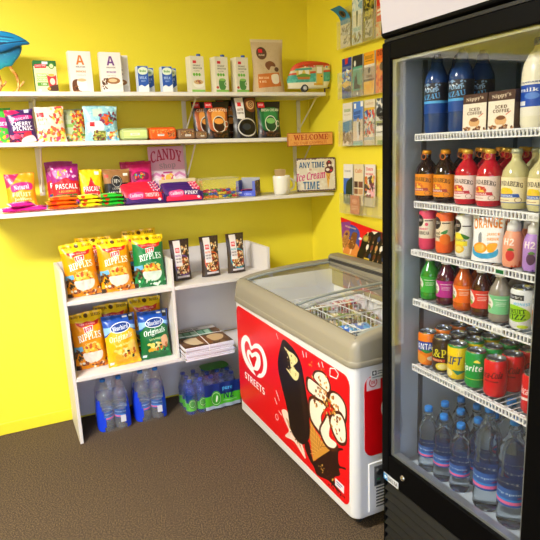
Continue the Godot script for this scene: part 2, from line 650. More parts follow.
func wall_shelves() -> void:
	var white := paint("e8e3dd", 0.45)
	var steel := paint("efeae2", 0.4)
	var labels := ["topmost white wall shelf, holding cartons, a kraft pouch and the caravan ornament", "middle white wall shelf, holding sweet bags and coffee pouches", "lowest white wall shelf, holding sweets, a mug and two signs"]
	var ends := [1.822, 1.862, 1.868]
	for k in 3:
		var o := thing("wall_shelf", labels[k], "shelf", V(0.9, high(k, 0.9) - 0.021, -3.28), 0.0, "white wall shelves")
		var s := Shape.new()
		s.box(V(-0.06, -0.021, 0.0), V(ends[k], 0.0, 0.285), 0.0025)
		var slope: float = high(k, 1.0) - high(k, 0.0)
		for i in s.v.size():
			s.v[i] += V(-0.9, 0.021 + slope * (s.v[i].x - 0.9), 0)
		part(o, "board", s.mesh(), white)
		if k == 2:
			continue
		var tall := 0.2 if k == 0 else 0.25
		for x in ([0.228, 1.04, 1.79] if k == 0 else [0.228, 1.02, 1.755]):
			var b := Shape.new()
			var y0: float = slope * (x - 0.9)
			var c := V(x - 0.9, y0, 0)
			b.box(c + V(-0.013, -tall, 0.001), c + V(0.013, 0, 0.005), 0.001)
			b.box(c + V(-0.013, -0.005, 0.001), c + V(0.013, -0.001, 0.24), 0.001)
			b.tube([c + V(0, -tall + 0.02, 0.005), c + V(0, -0.006, 0.225)], 0.0045, 8)
			for q in [0.04, 0.1, tall - 0.03]:
				var screw := Shape.new()
				screw.lathe([Vector2(0, 0.0015), Vector2(0.003, 0.001), Vector2(0.004, 0)], 8)
				b.add(screw, Transform3D(Basis(V(1, 0, 0), V(0, 0, 1), V(0, -1, 0)), c + V(0, -q, 0.005)))
			part(o, "bracket", b.mesh(), steel)

func bookcase() -> void:
	var white := paint("dfdad8", 0.42)
	var at := V(0.82, 0, -3.1)
	var o := thing("bookcase", "low white two-bay bookcase holding chip bags and bottled water", "bookcase", at)
	var back := -3.262
	var front := -2.942
	var mk := func(called: String, list: Array) -> void:
		var s := Shape.new()
		for b in list:
			s.box(b[0], b[1], 0.002)
		part(o, called, s.mesh(at), white)
	for x in [0.236, 1.372]:
		mk.call("side_panel", [[V(x, 0, back), V(x + 0.018, 0.93, front)]])
	mk.call("divider", [[V(0.795, 0.367, back), V(0.811, 0.93, front)]])
	mk.call("shelf_board", [[V(0.254, 0.755, back), V(0.795, 0.775, front)]])
	mk.call("shelf_board", [[V(0.811, 0.755, back), V(1.372, 0.775, front)]])
	mk.call("shelf_board", [[V(0.254, 0.345, back), V(1.372, 0.365, front)]])
	mk.call("back_panel", [[V(0.254, 0.367, back - 0.006), V(1.372, 0.93, back)]])
	var s2 := Shape.new()
	s2.box(V(0.254, 0.012, back - 0.006), V(1.372, 0.343, back), 0.001)
	part(o, "lower_back_panel", s2.mesh(at), white)

# height of the freezer lid over its depth
func drop(z: float) -> float:
	return 0.022 * clampf((z + 2.80) / 1.148, 0.0, 1.0)

func lid(x: float) -> float:
	var q := (x - 1.10) / 0.64
	return 0.783 + 0.155 * pow(q, 0.55) - 0.088 * q

func freezer() -> void:
	var F := 1.097
	var B := 1.765
	var zn := -1.652
	var zf := -2.80
	var y0 := 0.05
	var y1 := 0.70
	var at := V((F + B) / 2, 0, (zn + zf) / 2)
	var o := thing("chest_freezer", "white ice cream chest freezer with red panels and curved sliding glass lids", "freezer", at)
	var white := paint("dedddd", 0.3)
	var grey := paint("918a78", 0.42)
	var r := 0.035
	# outer skin: one band round the four sides with rounded corners
	# walk: far-front corner, near-front corner, near-back, far-back
	var outline := PackedVector2Array()
	for k in 7: outline.append(Vector2(F + r - r * sin(PI / 2 * k / 6), zf + r - r * cos(PI / 2 * k / 6)))
	for k in 7: outline.append(Vector2(F + r - r * cos(PI / 2 * k / 6), zn - r + r * sin(PI / 2 * k / 6)))
	for k in 7: outline.append(Vector2(B - r + r * sin(PI / 2 * k / 6), zn - r + r * cos(PI / 2 * k / 6)))
	for k in 7: outline.append(Vector2(B - r + r * cos(PI / 2 * k / 6), zf + r - r * sin(PI / 2 * k / 6)))
	outline.append(outline[0])
	var skin := Shape.new()
	var rows := []
	for y in [y1, y0 + 0.012, y0]:
		var line := PackedVector3Array()
		for q in outline:
			var inn := 0.0 if y > y0 else 0.008
			line.append(V(q.x + inn * signf(at.x - q.x), y, q.y + inn * signf(at.z - q.y)))
		rows.append(line)
	skin.grid(rows)
	skin.box(V(F + 0.03, y0 - 0.002, zf + 0.03), V(B - 0.03, y0 + 0.004, zn - 0.03))
	part(o, "body", skin.mesh(at), white)
	# white liner of the cold well
	var ln := Shape.new()
	var a0 := V(1.16, 0.36, -2.745)
	var a1 := V(1.70, 0.74, -1.71)
	ln.box(V(a0.x - 0.012, a0.y - 0.012, a0.z - 0.012), V(a1.x + 0.012, a0.y, a1.z + 0.012))
	ln.box(V(a0.x - 0.012, a0.y, a0.z - 0.012), V(a0.x, a1.y, a1.z + 0.012))
	ln.box(V(a1.x, a0.y, a0.z - 0.012), V(a1.x + 0.012, 0.80, a1.z + 0.012))
	ln.box(V(a0.x, a0.y, a0.z - 0.012), V(a1.x, 0.80, a0.z))
	ln.box(V(a0.x, a0.y, a1.z), V(a1.x, a1.y, a1.z + 0.012))
	part(o, "liner", ln.mesh(at), paint("eceff2", 0.5))
	# grey moulded rim swept along the far end, round the front corners and back along the near end
	var path := []
	var xo := F - 0.008
	var cr := 0.045
	for k in 25:
		path.append([Vector2(lerpf(B, xo + cr, k / 24.0), zf - 0.01), Vector2(0, -1)])
	for k in range(1, 8):
		var a: float = PI / 2 * k / 8.0
		path.append([Vector2(xo + cr - cr * sin(a), zf - 0.01 + cr - cr * cos(a)), Vector2(-sin(a), -cos(a))])
	for k in 13:
		path.append([Vector2(xo, lerpf(zf - 0.01 + cr, zn + 0.01 - cr, k / 12.0)), Vector2(-1, 0)])
	for k in range(1, 8):
		var a: float = PI / 2 * k / 8.0
		path.append([Vector2(xo + cr - cr * cos(a), zn + 0.01 - cr + cr * sin(a)), Vector2(-cos(a), sin(a))])
	for k in 25:
		path.append([Vector2(lerpf(xo + cr, B, k / 24.0), zn + 0.01), Vector2(0, 1)])
	for strip in [[[0.012, 0.688], [0.003, 0.688], [0.0, 0.692], [0.0, 0.716], [0.004, 0.722]], [[0.004, 0.0], [0.006, 0.2], [0.011, 0.7], [0.018, 0.9], [0.030, 0.99], [0.050, 1.0], [0.060, 0.95], [0.064, 0.5]]]:
		var fr := Shape.new()
		rows = []
		for q in strip:
			var line := PackedVector3Array()
			for st in path:
				var e: Vector2 = st[0] - st[1] * q[0]
				var top: float = maxf(0.795, lid(maxf(e.x, 1.10)) + 0.004) - drop(e.y)
				var low: float = 0.722 - 0.5 * drop(e.y)
				line.append(V(e.x, q[1] - 0.5 * drop(e.y) * clampf((q[1] - 0.688) / 0.03, 0, 1) if q[1] > 0.5 and strip.size() == 5 else lerpf(low, top, q[1]), e.y))
			rows.append(line)
		fr.grid(rows, Rect2(0, 0, 1, 1), -1.0)
		part(o, "rim", fr.mesh(at), grey)
	var bk := Shape.new()
	bk.box(V(1.688, 0.70, zf + 0.004), V(B + 0.004, 0.878, zn - 0.004), 0.014)
	bk.box(V(1.672, 0.80, zf + 0.03), V(1.69, 0.846, zn - 0.03), 0.004)
	part(o, "back_ridge", bk.mesh(at), grey)
	var slot := Shape.new()
	for k in 3:
		slot.box(V(1.6685 + 0.007 * k, 0.846 + 0.004 * k, zf + 0.035), V(1.6715 + 0.007 * k, 0.850 + 0.004 * k, zn - 0.035), 0.0005)
	part(o, "lid_track", slot.mesh(at), paint("3c3c3e", 0.5))
	# two curved glass lids; the near one slides over the far one
	var glass := clear("f4fbff", 0.015, 0.02)
	for k in 2:
		var g := Shape.new()
		var za: float = [-2.17, -2.745][k]
		var zb: float = [-1.70, -2.13][k]
		var lift: float = [0.0, -0.010][k]
		var hi := []
		for i in 17:
			var x := lerpf(1.150, 1.675, i / 16.0)
			hi.append(PackedVector3Array([V(x, lid(x) + lift - drop(za), za), V(x, lid(x) + lift - drop(zb), zb)]))
		g.grid(hi, Rect2(0, 0, 1, 1), -1.0)
		var gl := part(o, "glass_lid", g.mesh(at), glass)
		for z in [za, zb]:
			var ed := Shape.new()
			var up := []
			var dn := []
			for i in 17:
				var x := lerpf(1.150, 1.675, i / 16.0)
				var y := lid(x) + lift - drop(z)
				up.append(PackedVector3Array([V(x, y + 0.004, z - 0.009), V(x, y + 0.006, z), V(x, y + 0.004, z + 0.009)]))
				dn.append(PackedVector3Array([V(x, y - 0.003, z - 0.009), V(x, y - 0.003, z + 0.009)]))
			ed.grid(up, Rect2(0, 0, 1, 1), -1.0)
			ed.grid(dn, Rect2(0, 0, 1, 1), 1.0)
			for sd in [-0.009, 0.009]:
				var side := []
				for i in 17:
					var x := lerpf(1.150, 1.675, i / 16.0)
					var y := lid(x) + lift - drop(z)
					side.append(PackedVector3Array([V(x, y + 0.004, z + sd), V(x, y - 0.003, z + sd)]))
				ed.grid(side, Rect2(0, 0, 1, 1), -1.0 if sd > 0 else 1.0)
			part(gl, "edge_strip", ed.mesh(at), paint("8f9694", 0.4))
	# printed panels
	var st := Shape.new()
	var sw := 1.096
	var sh := 0.555
	st.slab(rounded(sw, sh, 0.04), 0.0, 0.0016, cells["freezer front"], tint("d8151b"))
	st.turned(Transform3D(Basis(V(0, 0, 1), V(0, 1, 0), V(-1, 0, 0)), V(F + 0.0002, 0.383, -2.228)) * Transform3D(Basis(V(0, 0, 1), -0.022), Vector3.ZERO))
	part(o, "front_sticker", st.mesh(at), printed("foil")).set_meta("label", "red printed panel with heart logo, chocolate bar and ice cream cone")
	var se := Shape.new()
	se.slab(rounded(0.56, 0.33, 0.04), 0.0, 0.0016, cells["freezer end"], tint("d8151b"))
	se.turned(Transform3D(Basis(), V(1.427, 0.48, zn - 0.0002)))
	part(o, "end_sticker", se.mesh(at), printed("foil"))
	# machine compartment on the near end
	var pn := Shape.new()
	pn.box(V(1.163, 0.075, zn - 0.002), V(1.70, 0.285, zn + 0.006), 0.003)
	var panel := part(o, "service_panel", pn.mesh(at), paint("e6e6e6", 0.35))
	var ct := Shape.new()
	ct.box(V(1.186, 0.185, zn + 0.006), V(1.29, 0.27, zn + 0.009), 0.001)
	var box := part(panel, "control_box", ct.mesh(at), paint("5a5c60", 0.4))
	var dial := Shape.new()
	dial.lathe([Vector2(0, 0.01), Vector2(0.013, 0.01), Vector2(0.015, 0)], 16)
	dial.turned(Transform3D(Basis(V(1, 0, 0), V(0, 0, 1), V(0, -1, 0)), V(1.204, 0.248, zn + 0.009)))
	part(panel, "dial", dial.mesh(at), paint("2b2c2e", 0.4))
	var led := Shape.new()
	led.box(V(1.198, 0.211, zn + 0.009), V(1.212, 0.217, zn + 0.011), 0.001)
	part(panel, "indicator", led.mesh(at), paint("1f8f50", 0.3))
	var sw2 := Shape.new()
	sw2.box(V(1.194, 0.192, zn + 0.009), V(1.216, 0.203, zn + 0.012), 0.001)
	part(panel, "switch", sw2.mesh(at), paint("1c1d1f", 0.35))
	for k in 7:
		for x in [1.196, 1.29, 1.38, 1.47, 1.56]:
			var vt := Shape.new()
			vt.box(V(x, 0.09 + 0.0135 * k, zn + 0.0055), V(x + 0.075, 0.0955 + 0.0135 * k, zn + 0.0068), 0.0004)
			part(panel, "vent_slot", vt.mesh(at), paint("2a2c30", 0.6))
	var nt := Shape.new()
	nt.box(V(1.176, 0.628, zn + 0.0016), V(1.245, 0.668, zn + 0.0026), 0.0, tint("e9e9ea"), cells["rating tag"])
	part(o, "sticker_tag", nt.mesh(at), printed("label"))
	for p in [V(F + 0.06, 0, zn - 0.06), V(F + 0.06, 0, zf + 0.06), V(B - 0.06, 0, zn - 0.06), V(B - 0.06, 0, zf + 0.06)]:
		var c := Shape.new()
		c.lathe([Vector2(0, 0.009), Vector2(0.016, 0.009), Vector2(0.019, 0.006), Vector2(0.019, -0.006), Vector2(0.016, -0.009), Vector2(0, -0.009)], 16)
		c.turned(Transform3D(Basis(V(0, 1, 0), V(1, 0, 0), V(0, 0, -1)), p + V(0, 0.019, 0)))
		c.box(p + V(-0.014, 0.03, -0.012), p + V(0.014, 0.05, 0.012), 0.002)
		part(o, "castor", c.mesh(at), paint("1d1d1f", 0.5))

func rounded(w: float, h: float, r: float) -> PackedVector2Array:
	var q := PackedVector2Array()
	for c in [[w / 2 - r, h / 2 - r, 0.0], [-w / 2 + r, h / 2 - r, PI / 2], [-w / 2 + r, -h / 2 + r, PI], [w / 2 - r, -h / 2 + r, PI * 1.5]]:
		for k in 7:
			var a: float = c[2] + PI / 2 * k / 6.0
			q.append(Vector2(c[0] + cos(a) * r, c[1] + sin(a) * r))
	return q

func fridge() -> void:
	var xf := 1.155
	var xb := 1.84
	var za := -1.556
	var zb := -0.868
	var at := V(1.5, 0, -1.206)
	var o := thing("drinks_fridge", "tall black upright fridge with glass door full of drinks", "fridge", at)
	var black := paint("060607", 0.5, 0.0, 0.0, 0.18)
	var inner := paint("bccad6", 0.45)
	var cab := Shape.new()
	cab.box(V(1.205, 0.02, za), V(xb, 0.335, zb), 0.004)
	cab.box(V(1.205, 1.775, za), V(xb, 2.08, zb), 0.004)
	cab.box(V(1.205, 0.335, za), V(xb, 1.775, za + 0.022), 0.003)
	cab.box(V(1.205, 0.335, zb - 0.022), V(xb, 1.775, zb), 0.003)
	cab.box(V(xb - 0.02, 0.335, za + 0.022), V(xb, 1.775, zb - 0.022))
	part(o, "cabinet", cab.mesh(at), black)
	var lin := Shape.new()
	lin.box(V(1.207, 0.335, za + 0.022), V(xb - 0.03, 0.352, zb - 0.022))
	lin.box(V(1.207, 1.76, za + 0.022), V(xb - 0.03, 1.775, zb - 0.022))
	lin.box(V(1.207, 0.352, za + 0.022), V(xb - 0.03, 1.76, za + 0.034))
	lin.box(V(1.207, 0.352, zb - 0.034), V(xb - 0.03, 1.76, zb - 0.022))
	lin.box(V(xb - 0.032, 0.335, za + 0.022), V(xb - 0.02, 1.775, zb - 0.022))
	part(o, "liner", lin.mesh(at), inner)
	# slotted uprights that carry the shelves
	for z in [za + 0.036, zb - 0.036]:
		for x in [1.30, 1.72]:
			var u := Shape.new()
			u.box(V(x - 0.009, 0.36, z - 0.003), V(x + 0.009, 1.75, z + 0.003), 0.001)
			for k in 54:
				u.box(V(x - 0.003, 0.38 + k * 0.025, z - 0.0036), V(x + 0.003, 0.392 + k * 0.025, z + 0.0036))
			part(o, "shelf_upright", u.mesh(at), paint("7d8388", 0.35, 0.6))
	# the door: a frame of four rails and a double pane
	var dz0 := za
	var dz1 := zb
	var door := Shape.new()
	door.box(V(xf, 0.285, dz0), V(1.2, 1.80, dz0 + 0.040), 0.004)
	door.box(V(xf, 0.285, dz1 - 0.075), V(1.2, 1.80, dz1), 0.004)
	door.box(V(xf, 1.747, dz0 + 0.040), V(1.2, 1.80, dz1 - 0.075), 0.004)
	door.box(V(xf, 0.285, dz0 + 0.040), V(1.2, 0.392, dz1 - 0.075), 0.004)
	var d := part(o, "door", door.mesh(at), black)
	var sp := Shape.new()
	sp.box(V(1.168, 0.392, dz0 + 0.040), V(1.196, 1.747, dz0 + 0.056), 0.001)
	sp.box(V(1.168, 0.392, dz1 - 0.086), V(1.196, 1.747, dz1 - 0.075), 0.001)
	sp.box(V(1.168, 0.392, dz0 + 0.056), V(1.196, 0.402, dz1 - 0.086), 0.001)
	sp.box(V(1.168, 1.737, dz0 + 0.056), V(1.196, 1.747, dz1 - 0.086), 0.001)
	part(d, "spacer_frame", sp.mesh(at), paint("aeb6bc", 0.28, 0.7))
	var gl := Shape.new()
	gl.box(V(1.162, 0.392, dz0 + 0.040), V(1.166, 1.747, dz1 - 0.075))
	part(d, "glass", gl.mesh(at), clear("1c2226", 0.06, 0.015))
	var lock := Shape.new()
	lock.lathe([Vector2(0, 0.006), Vector2(0.004, 0.006), Vector2(0.0055, 0.004), Vector2(0.009, 0.004), Vector2(0.011, 0)], 16)
	lock.turned(Transform3D(Basis(V(0, 0, 1), V(-1, 0, 0), V(0, -1, 0)), V(xf, 0.345, -1.436)))
	part(d, "lock", lock.mesh(at), paint("d0c9b8", 0.2, 0.9))
	var bd := Shape.new()
	bd.box(V(-0.042, -0.013, 0), V(0.042, 0.013, 0.003), 0.001, tint("b9bcc0"), cells["badge"])
	bd.turned(Transform3D(Basis(V(0, 0, 1), V(0, 1, 0), V(-1, 0, 0)), V(xf, 0.303, -1.498)))
	part(d, "badge", bd.mesh(at), printed("label"))
	# header light box above the door
	var hd := Shape.new()
	hd.box(V(1.146, 1.812, za), V(1.21, 2.078, zb), 0.010)
	part(o, "header_frame", hd.mesh(at), paint("060607", 0.5, 0.0, 0.0, 0.18))
	var hp := Shape.new()
	var face := []
	for i in 7:
		var line := PackedVector3Array()
		for k in 2:
			line.append(V(1.1452 - 0.010 * sin(PI * i / 6.0), lerpf(2.062, 1.826, i / 6.0), lerpf(za + 0.018, zb - 0.018, k)))
		face.append(line)
	hp.grid(face)
	part(o, "header_panel", hp.mesh(at), paint("b8b3c0", 0.4))
	var st := Shape.new()
	st.box(V(1.160, 1.801, za + 0.006), V(1.206, 1.811, zb - 0.006), 0.001)
	part(o, "trim_strip", st.mesh(at), paint("34353a", 0.35, 0.6))
	# bottom grille
	for k in 7:
		var sl := Shape.new()
		sl.box(V(-0.004, -0.014, za + 0.01), V(0.004, 0.014, zb - 0.01), 0.0015)
		sl.turned(Transform3D(Basis(V(0, 0, 1), -0.6), V(1.172, 0.252 - 0.036 * k, 0)))
		part(o, "grille_slat", sl.mesh(at), paint("141415", 0.45, 0.0, 0.0, 0.4))
	var gb := Shape.new()
	gb.box(V(1.165, 0.004, za), V(1.206, 0.281, za + 0.012), 0.002)
	gb.box(V(1.165, 0.004, zb - 0.012), V(1.206, 0.281, zb), 0.002)
	part(o, "grille_side", gb.mesh(at), black)
	for p in [V(1.26, 0, za + 0.06), V(1.26, 0, zb - 0.06), V(1.78, 0, za + 0.06), V(1.78, 0, zb - 0.06)]:
		var ft := Shape.new()
		ft.lathe([Vector2(0, 0.02), Vector2(0.02, 0.02), Vector2(0.022, 0)], 12)
		part(o, "foot", ft.mesh(), paint("151515", 0.6), p - at)
	# five wire shelves with a slotted price rail at the front
	var white := paint("e9ecee", 0.4)
	for k in 5:
		var y: float = SHELVES[k]
		var sh := Node3D.new()
		sh.name = "wire_shelf"
		o.add_child(sh, true)
		sh.position = V(1.22, y, -1.206) - at
		var z0 := -0.262
		var z1 := 0.276
		var wires := Shape.new()
		for i in 23:
			var z := lerpf(z0 + 0.01, z1 - 0.01, i / 22.0)
			wires.tube([V(0.006, -0.0022, z), V(0.56, -0.0022, z)], 0.0017, 5)
		part(sh, "wires", wires.mesh(), white)
		var bars := Shape.new()
		for x in [0.02, 0.2, 0.38, 0.555]:
			bars.tube([V(x, -0.006, z0), V(x, -0.006, z1)], 0.0028, 6)
		for z in [z0, z1]:
			bars.tube([V(0.0, -0.006, z), V(0.56, -0.006, z)], 0.0028, 6)
		part(sh, "cross_bars", bars.mesh(), white)
		var rail := Shape.new()
		rail.box(V(-0.003, -0.003, z0), V(0.003, 0.002, z1), 0.001)
		rail.box(V(-0.003, -0.021, z0), V(0.003, -0.0165, z1), 0.001)
		for i in 45:
			var z := lerpf(z0, z1 - 0.004, i / 44.0)
			rail.box(V(-0.0025, -0.017, z), V(0.0025, -0.002, z + 0.004))
		part(sh, "price_rail", rail.mesh(), white)
		for pt in PRICES[k]:
			var tg := Shape.new()
			tg.box(V(-0.017, -0.009, 0), V(0.017, 0.009, 0.0012), 0.0, tint("e4e6e6"), cells[pt[1]])
			tg.turned(Transform3D(Basis(V(0, 0, 1), V(0, 1, 0), V(-1, 0, 0)), V(-0.0032, -0.010, pt[0])))
			part(sh, "price_tag", tg.mesh(), printed("label"))

const SHELVES := [1.517, 1.306, 1.148, 0.979, 0.746]
const PRICES := [[], [[-0.04, "price"], [0.2, "price"]], [[-0.255, "price"], [0.1, "price green"]], [[-0.2, "price"], [0.1, "price"]], [[-0.03, "price"]]]

# ---------------------------------------------------------------- prints on packaging, signs and brochures
func designs() -> void:
	var W := C("ffffff")
	var K := C("151012")
	var gold := C("f0b323")
	var p: Print
	# --- chest freezer panels
	p = ground("", 700, 356, "df0a12")
	p.s([120, 114, 104, 94, 71, 90, 38, 114, 29, 145, 40, 177, 69, 199, 117, 210, 172, 207, 212, 185, 233, 154, 234, 121, 213, 96, 180, 88, 146, 97], W)
	p.s([114, 130, 96, 113, 75, 111, 59, 133, 66, 161, 88, 178, 115, 188, 151, 192, 184, 188, 203, 168, 209, 140, 197, 114, 172, 106, 139, 116], C("df0a12"))
	p.s([120, 139, 107, 134, 85, 139, 76, 158, 92, 177, 124, 190, 159, 188, 184, 162, 187, 134, 174, 122, 151, 123], W)
	p.s([119, 155, 103, 149, 96, 158, 110, 174, 131, 185, 149, 160, 157, 144, 145, 141], C("df0a12"))
	p.p([126, 196, 150, 190, 172, 192, 150, 212], C("df0a12"))
	p.t("STREETS", 131, 241, 160, 25, W, 1)
	p.t("1300", 22, 34, 8, 34, C("f4b0b0"), 0)
	p.s([331, 252, 353, 279, 376, 298, 349, 329, 410, 318, 475, 338, 461, 305, 423, 288, 390, 262, 366, 237], C("f0d6c4"))
	p.s([360, 262, 380, 285, 400, 300, 430, 305, 455, 322, 440, 300, 405, 275], C("c99a76"))
	p.bits(375, 270, 80, 40, 16, 3.0, ["5a2c14", "f7eadc", "a86a3c"], 3)
	p.s([356, 15, 336, 43, 317, 90, 318, 131, 343, 182, 369, 230, 388, 287, 428, 304, 467, 296, 501, 257, 503, 211, 498, 164, 489, 134, 474, 86, 460, 52, 435, 31, 397, 18], C("1c0f0b"))
	p.s([440, 60, 462, 100, 478, 150, 488, 210, 480, 255, 470, 210, 458, 150], C("2e1a12"))
	p.s([358, 37, 383, 51, 395, 69, 396, 97, 369, 100, 401, 113, 423, 117, 441, 106, 447, 87, 434, 84, 415, 77, 433, 62, 441, 48, 418, 39, 389, 40], C("e9dc9c"))
	p.bits(372, 44, 60, 60, 14, 2.5, ["b79a4c", "fff6cf", "2a170c"], 5)
	p.s([495, 273, 472, 299, 502, 329, 523, 336, 542, 351, 601, 334, 646, 338, 664, 333, 638, 327, 629, 308, 657, 285, 653, 268, 683, 255, 680, 251, 653, 258, 650, 223, 671, 207, 667, 204, 641, 217, 609, 236, 560, 282, 523, 318, 507, 293], C("2a1008"))
	p.p([509, 200, 503, 255, 520, 321, 614, 236, 562, 232, 533, 219], C("cf8f35"))
	for k in 7:
		p.ln([507 + k * 14, 208 + k * 5, 512 + k * 9, 312 - k * 10], 1.6, C("8f551b"))
		p.ln([504, 216 + k * 15, 600 - k * 12, 232 + k * 10], 1.6, C("e9b566"))
	for q in [[542, 48, 533, 66, 560, 75, 583, 86, 606, 75, 608, 56, 594, 41, 571, 37], [502, 81, 497, 104, 508, 116, 558, 117, 586, 111, 596, 86, 569, 81, 535, 79], [615, 79, 612, 100, 640, 114, 669, 131, 682, 110, 679, 82, 658, 69, 633, 69], [518, 134, 506, 160, 514, 195, 553, 210, 573, 206, 565, 162, 590, 125, 557, 125], [584, 169, 563, 205, 591, 232, 628, 224, 641, 204, 606, 201, 612, 161, 599, 146], [622, 136, 616, 164, 646, 191, 672, 186, 683, 168, 678, 131, 657, 116]]:
		var mid := Vector2.ZERO
		for i in range(0, q.size(), 2):
			mid += Vector2(q[i], q[i + 1]) * 2.0 / q.size()
		var big := []
		for i in range(0, q.size(), 2):
			big.append_array([mid.x + (q[i] - mid.x) * 1.22, mid.y + (q[i + 1] - mid.y) * 1.22])
		p.s(big, C("4a2412"))
		p.s(q, C("f3e6d2"))
	p.bits(520, 50, 80, 55, 18, 3.4, ["c07a24", "8a4a18", "e0a84a"], 7)
	p.bits(530, 80, 130, 70, 34, 4.4, ["c4812c", "e3ad52", "6e3612", "a85f1e"], 9)
	p.bits(590, 100, 80, 90, 14, 3.6, ["c4812c", "6e3612"], 11)
	p.bits(540, 300, 90, 35, 12, 3.0, ["d9a347", "4f2410"], 13)
	for q in [[613, 9, 612, 30, 643, 26, 652, 10, 635, 2, 613, 9], [556, 14, 560, 26], [572, 6, 580, 20], [470, 12, 478, 28], [490, 8, 492, 24], [310, 10, 322, 26], [296, 200, 318, 226], [284, 230, 300, 246], [310, 262, 330, 268]]:
		p.ln(q, 3.0, W)
	p.ring(296, 290, 9, 2.4, W)
	p.bits(500, 20, 110, 20, 5, 3.4, ["e0912e"], 17)
	p.p([634, 306, 676, 306, 675, 328, 633, 328], C("e8e4ea"))
	p.r(640, 311, 28, 4, C("8a84b0")).r(640, 318, 20, 3, C("8a84b0"))
	p.bits(600, 335, 80, 12, 6, 3.0, ["34120a"], 19)
	keep("freezer front", p)
	p = ground("", 300, 180, "df0a12")
	p.s([86, 72, 76, 52, 56, 50, 42, 70, 48, 100, 86, 132, 124, 100, 130, 70, 116, 50, 96, 52], W)
	p.s([86, 88, 74, 68, 58, 68, 54, 84, 62, 98, 86, 116, 110, 98, 118, 84, 114, 68, 98, 68], C("df0a12"))
	p.t("STREETS", 92, 150, 86, 16, W, 1)
	p.r(6, 4, 34, 28, C("f2d6d8")).ring(22, 16, 9, 2.0, C("c8343a")).t("OK", 22, 16, 10, 7, C("c8343a"))
	keep("freezer end", p)
	p = ground("", 60, 34, "e9e9ea").r(6, 5, 16, 14, C("30353a")).e(14, 12, 5, 5, W).r(26, 7, 26, 3, C("70767c")).r(26, 14, 20, 3, C("70767c")).r(6, 24, 46, 3, C("8a9096"))
	keep("rating tag", p)
	p = ground("", 100, 32, "c8cbd0").r(0, 0, 28, 32, C("2f7fc4")).e(14, 16, 8, 8, C("cfe6f6")).t("DELTA", 64, 16, 62, 15, C("26282c"))
	keep("badge", p)
	keep("price", ground("", 40, 22, "e6e8e8").t("$5.00", 20, 11, 28, 9, C("3a3c40"), 3))
	keep("price green", ground("", 40, 22, "e6e8e8").r(5, 5, 30, 12, C("1d7a3a")).t("SPECIAL", 20, 11, 26, 6, C("0c3a1c")))
	keep("shelf ticket", ground("", 50, 24, "eceff2").r(3, 3, 44, 18, C("b9c4d4")).r(6, 6, 20, 6, C("3a4c7c")).r(28, 6, 16, 5, C("6a768c")).r(6, 15, 34, 3, C("6a768c")))
	keep("shelf ticket yellow", ground("", 50, 24, "eceff2").p([8, 14, 28, 5, 44, 12, 22, 19], C("e8d42c")).r(16, 10, 16, 4, C("50502c")))
	# --- chip bags
	for f in [["chips gold", "f29a08", "d87e06"], ["chips green", "0f7a3c", "0a5c2c"]]:
		p = ground("", 128, 186, f[1])
		p.p([0, 0, 128, 0, 128, 26, 64, 34, 0, 28], C("f8cf12"))
		p.t("BURNT IN", 28, 12, 40, 8, C("6a4a10"), 1).e(64, 12, 8, 6, C("5a3c10")).t("SERIES", 102, 12, 36, 8, C("6a4a10"), 1)
		p.p([24, 36, 18, 28, 40, 32, 64, 28, 88, 32, 112, 26, 106, 40, 88, 44, 64, 40, 40, 46], C("d3161e"))
		p.t("NEW ZEALAND", 64, 36, 62, 5, C("ffd8c0"), 1)
		p.p([46, 46, 84, 42, 82, 60, 48, 64], C("ffffff")).p([48, 48, 82, 44, 80, 58, 50, 62], C("d3161e")).t("Eta", 65, 53, 22, 13, W, 1, -0.1)
		p.t("RIPPLES", 66, 78, 92, 22, W, 2, -0.08, 4.0)
		p.t("CHICKEN" if f[0] == "chips gold" else "SALT & VINEGAR", 66, 99, 44, 6, C("fff3c8"), 1, -0.05)
		p.p([0, 108, 30, 104, 34, 120, 0, 124], C("6fb4e2")).bits(2, 118, 30, 34, 16, 4.0, ["4a3426", "6e4a2c", "2e2a20", "8a6a48"], 21)
		p.bits(34, 106, 70, 26, 34, 7.0, ["f4c23a", "e9a71f", "fbdc6c", "c9551f", "f6ce4a"], 23)
		p.s([30, 130, 50, 128, 80, 128, 108, 130, 104, 152, 84, 164, 54, 164, 36, 152], C("f2ece0" if f[0] == "chips gold" else "dcefe0"))
		p.bits(4, 160, 120, 22, 16, 6.0, ["c86a1e", "8a3c16", "f3ead6", "7a3a1c"] if f[0] == "chips gold" else ["0a5c2c", "e8f4e0", "1f9a50"], 25)
		p.r(0, 170, 16, 16, C("3a2a1c")).r(112, 168, 16, 18, C(f[2]))
		keep(f[0], p)
	for f in [["chips blue", "f2b718", "f6d24a", "Ready Salted"], ["chips leaf", "0e6a34", "2a9a54", "Salt & Vinegar"]]:
		p = ground("", 128, 186, f[1])
		p.s([-8, -8, 64, -8, 136, -8, 136, 40, 128, 66, 100, 52, 64, 50, 26, 56, 2, 76, -8, 60], C("1b4fae"))
		p.s([-8, 44, 26, 40, 64, 36, 104, 40, 136, 50, 134, 62, 100, 52, 64, 50, 26, 56, -8, 74], C("8ec0ea"))
		p.r(80, 8, 18, 6, W).r(102, 2, 20, 26, C("1a1a1e")).r(106, 6, 12, 8, C("d8d8d8"))
		p.e(64, 46, 40, 19, W, -0.08).e(64, 46, 37, 16, C("123a8a"), -0.08).t("Bluebird", 64, 46, 62, 16, W, 2, -0.08)
		p.t("Originals", 60, 82, 92, 28, W if f[0] == "chips leaf" else C("fdf6dc"), 2, -0.12, 0.0, 0.2)
		p.t(f[3], 62, 108, 56, 11, C("fff2b0"), 1, -0.1)
		p.bits(28, 122, 60, 30, 14, 8.0, ["f6dc6e", "eec440", "fbe9a0", "e0aa2a"], 27)
		p.s([84, 110, 98, 96, 112, 100, 116, 124, 108, 140, 88, 136], C("e8b48a" if f[0] == "chips leaf" else "f6c860"))
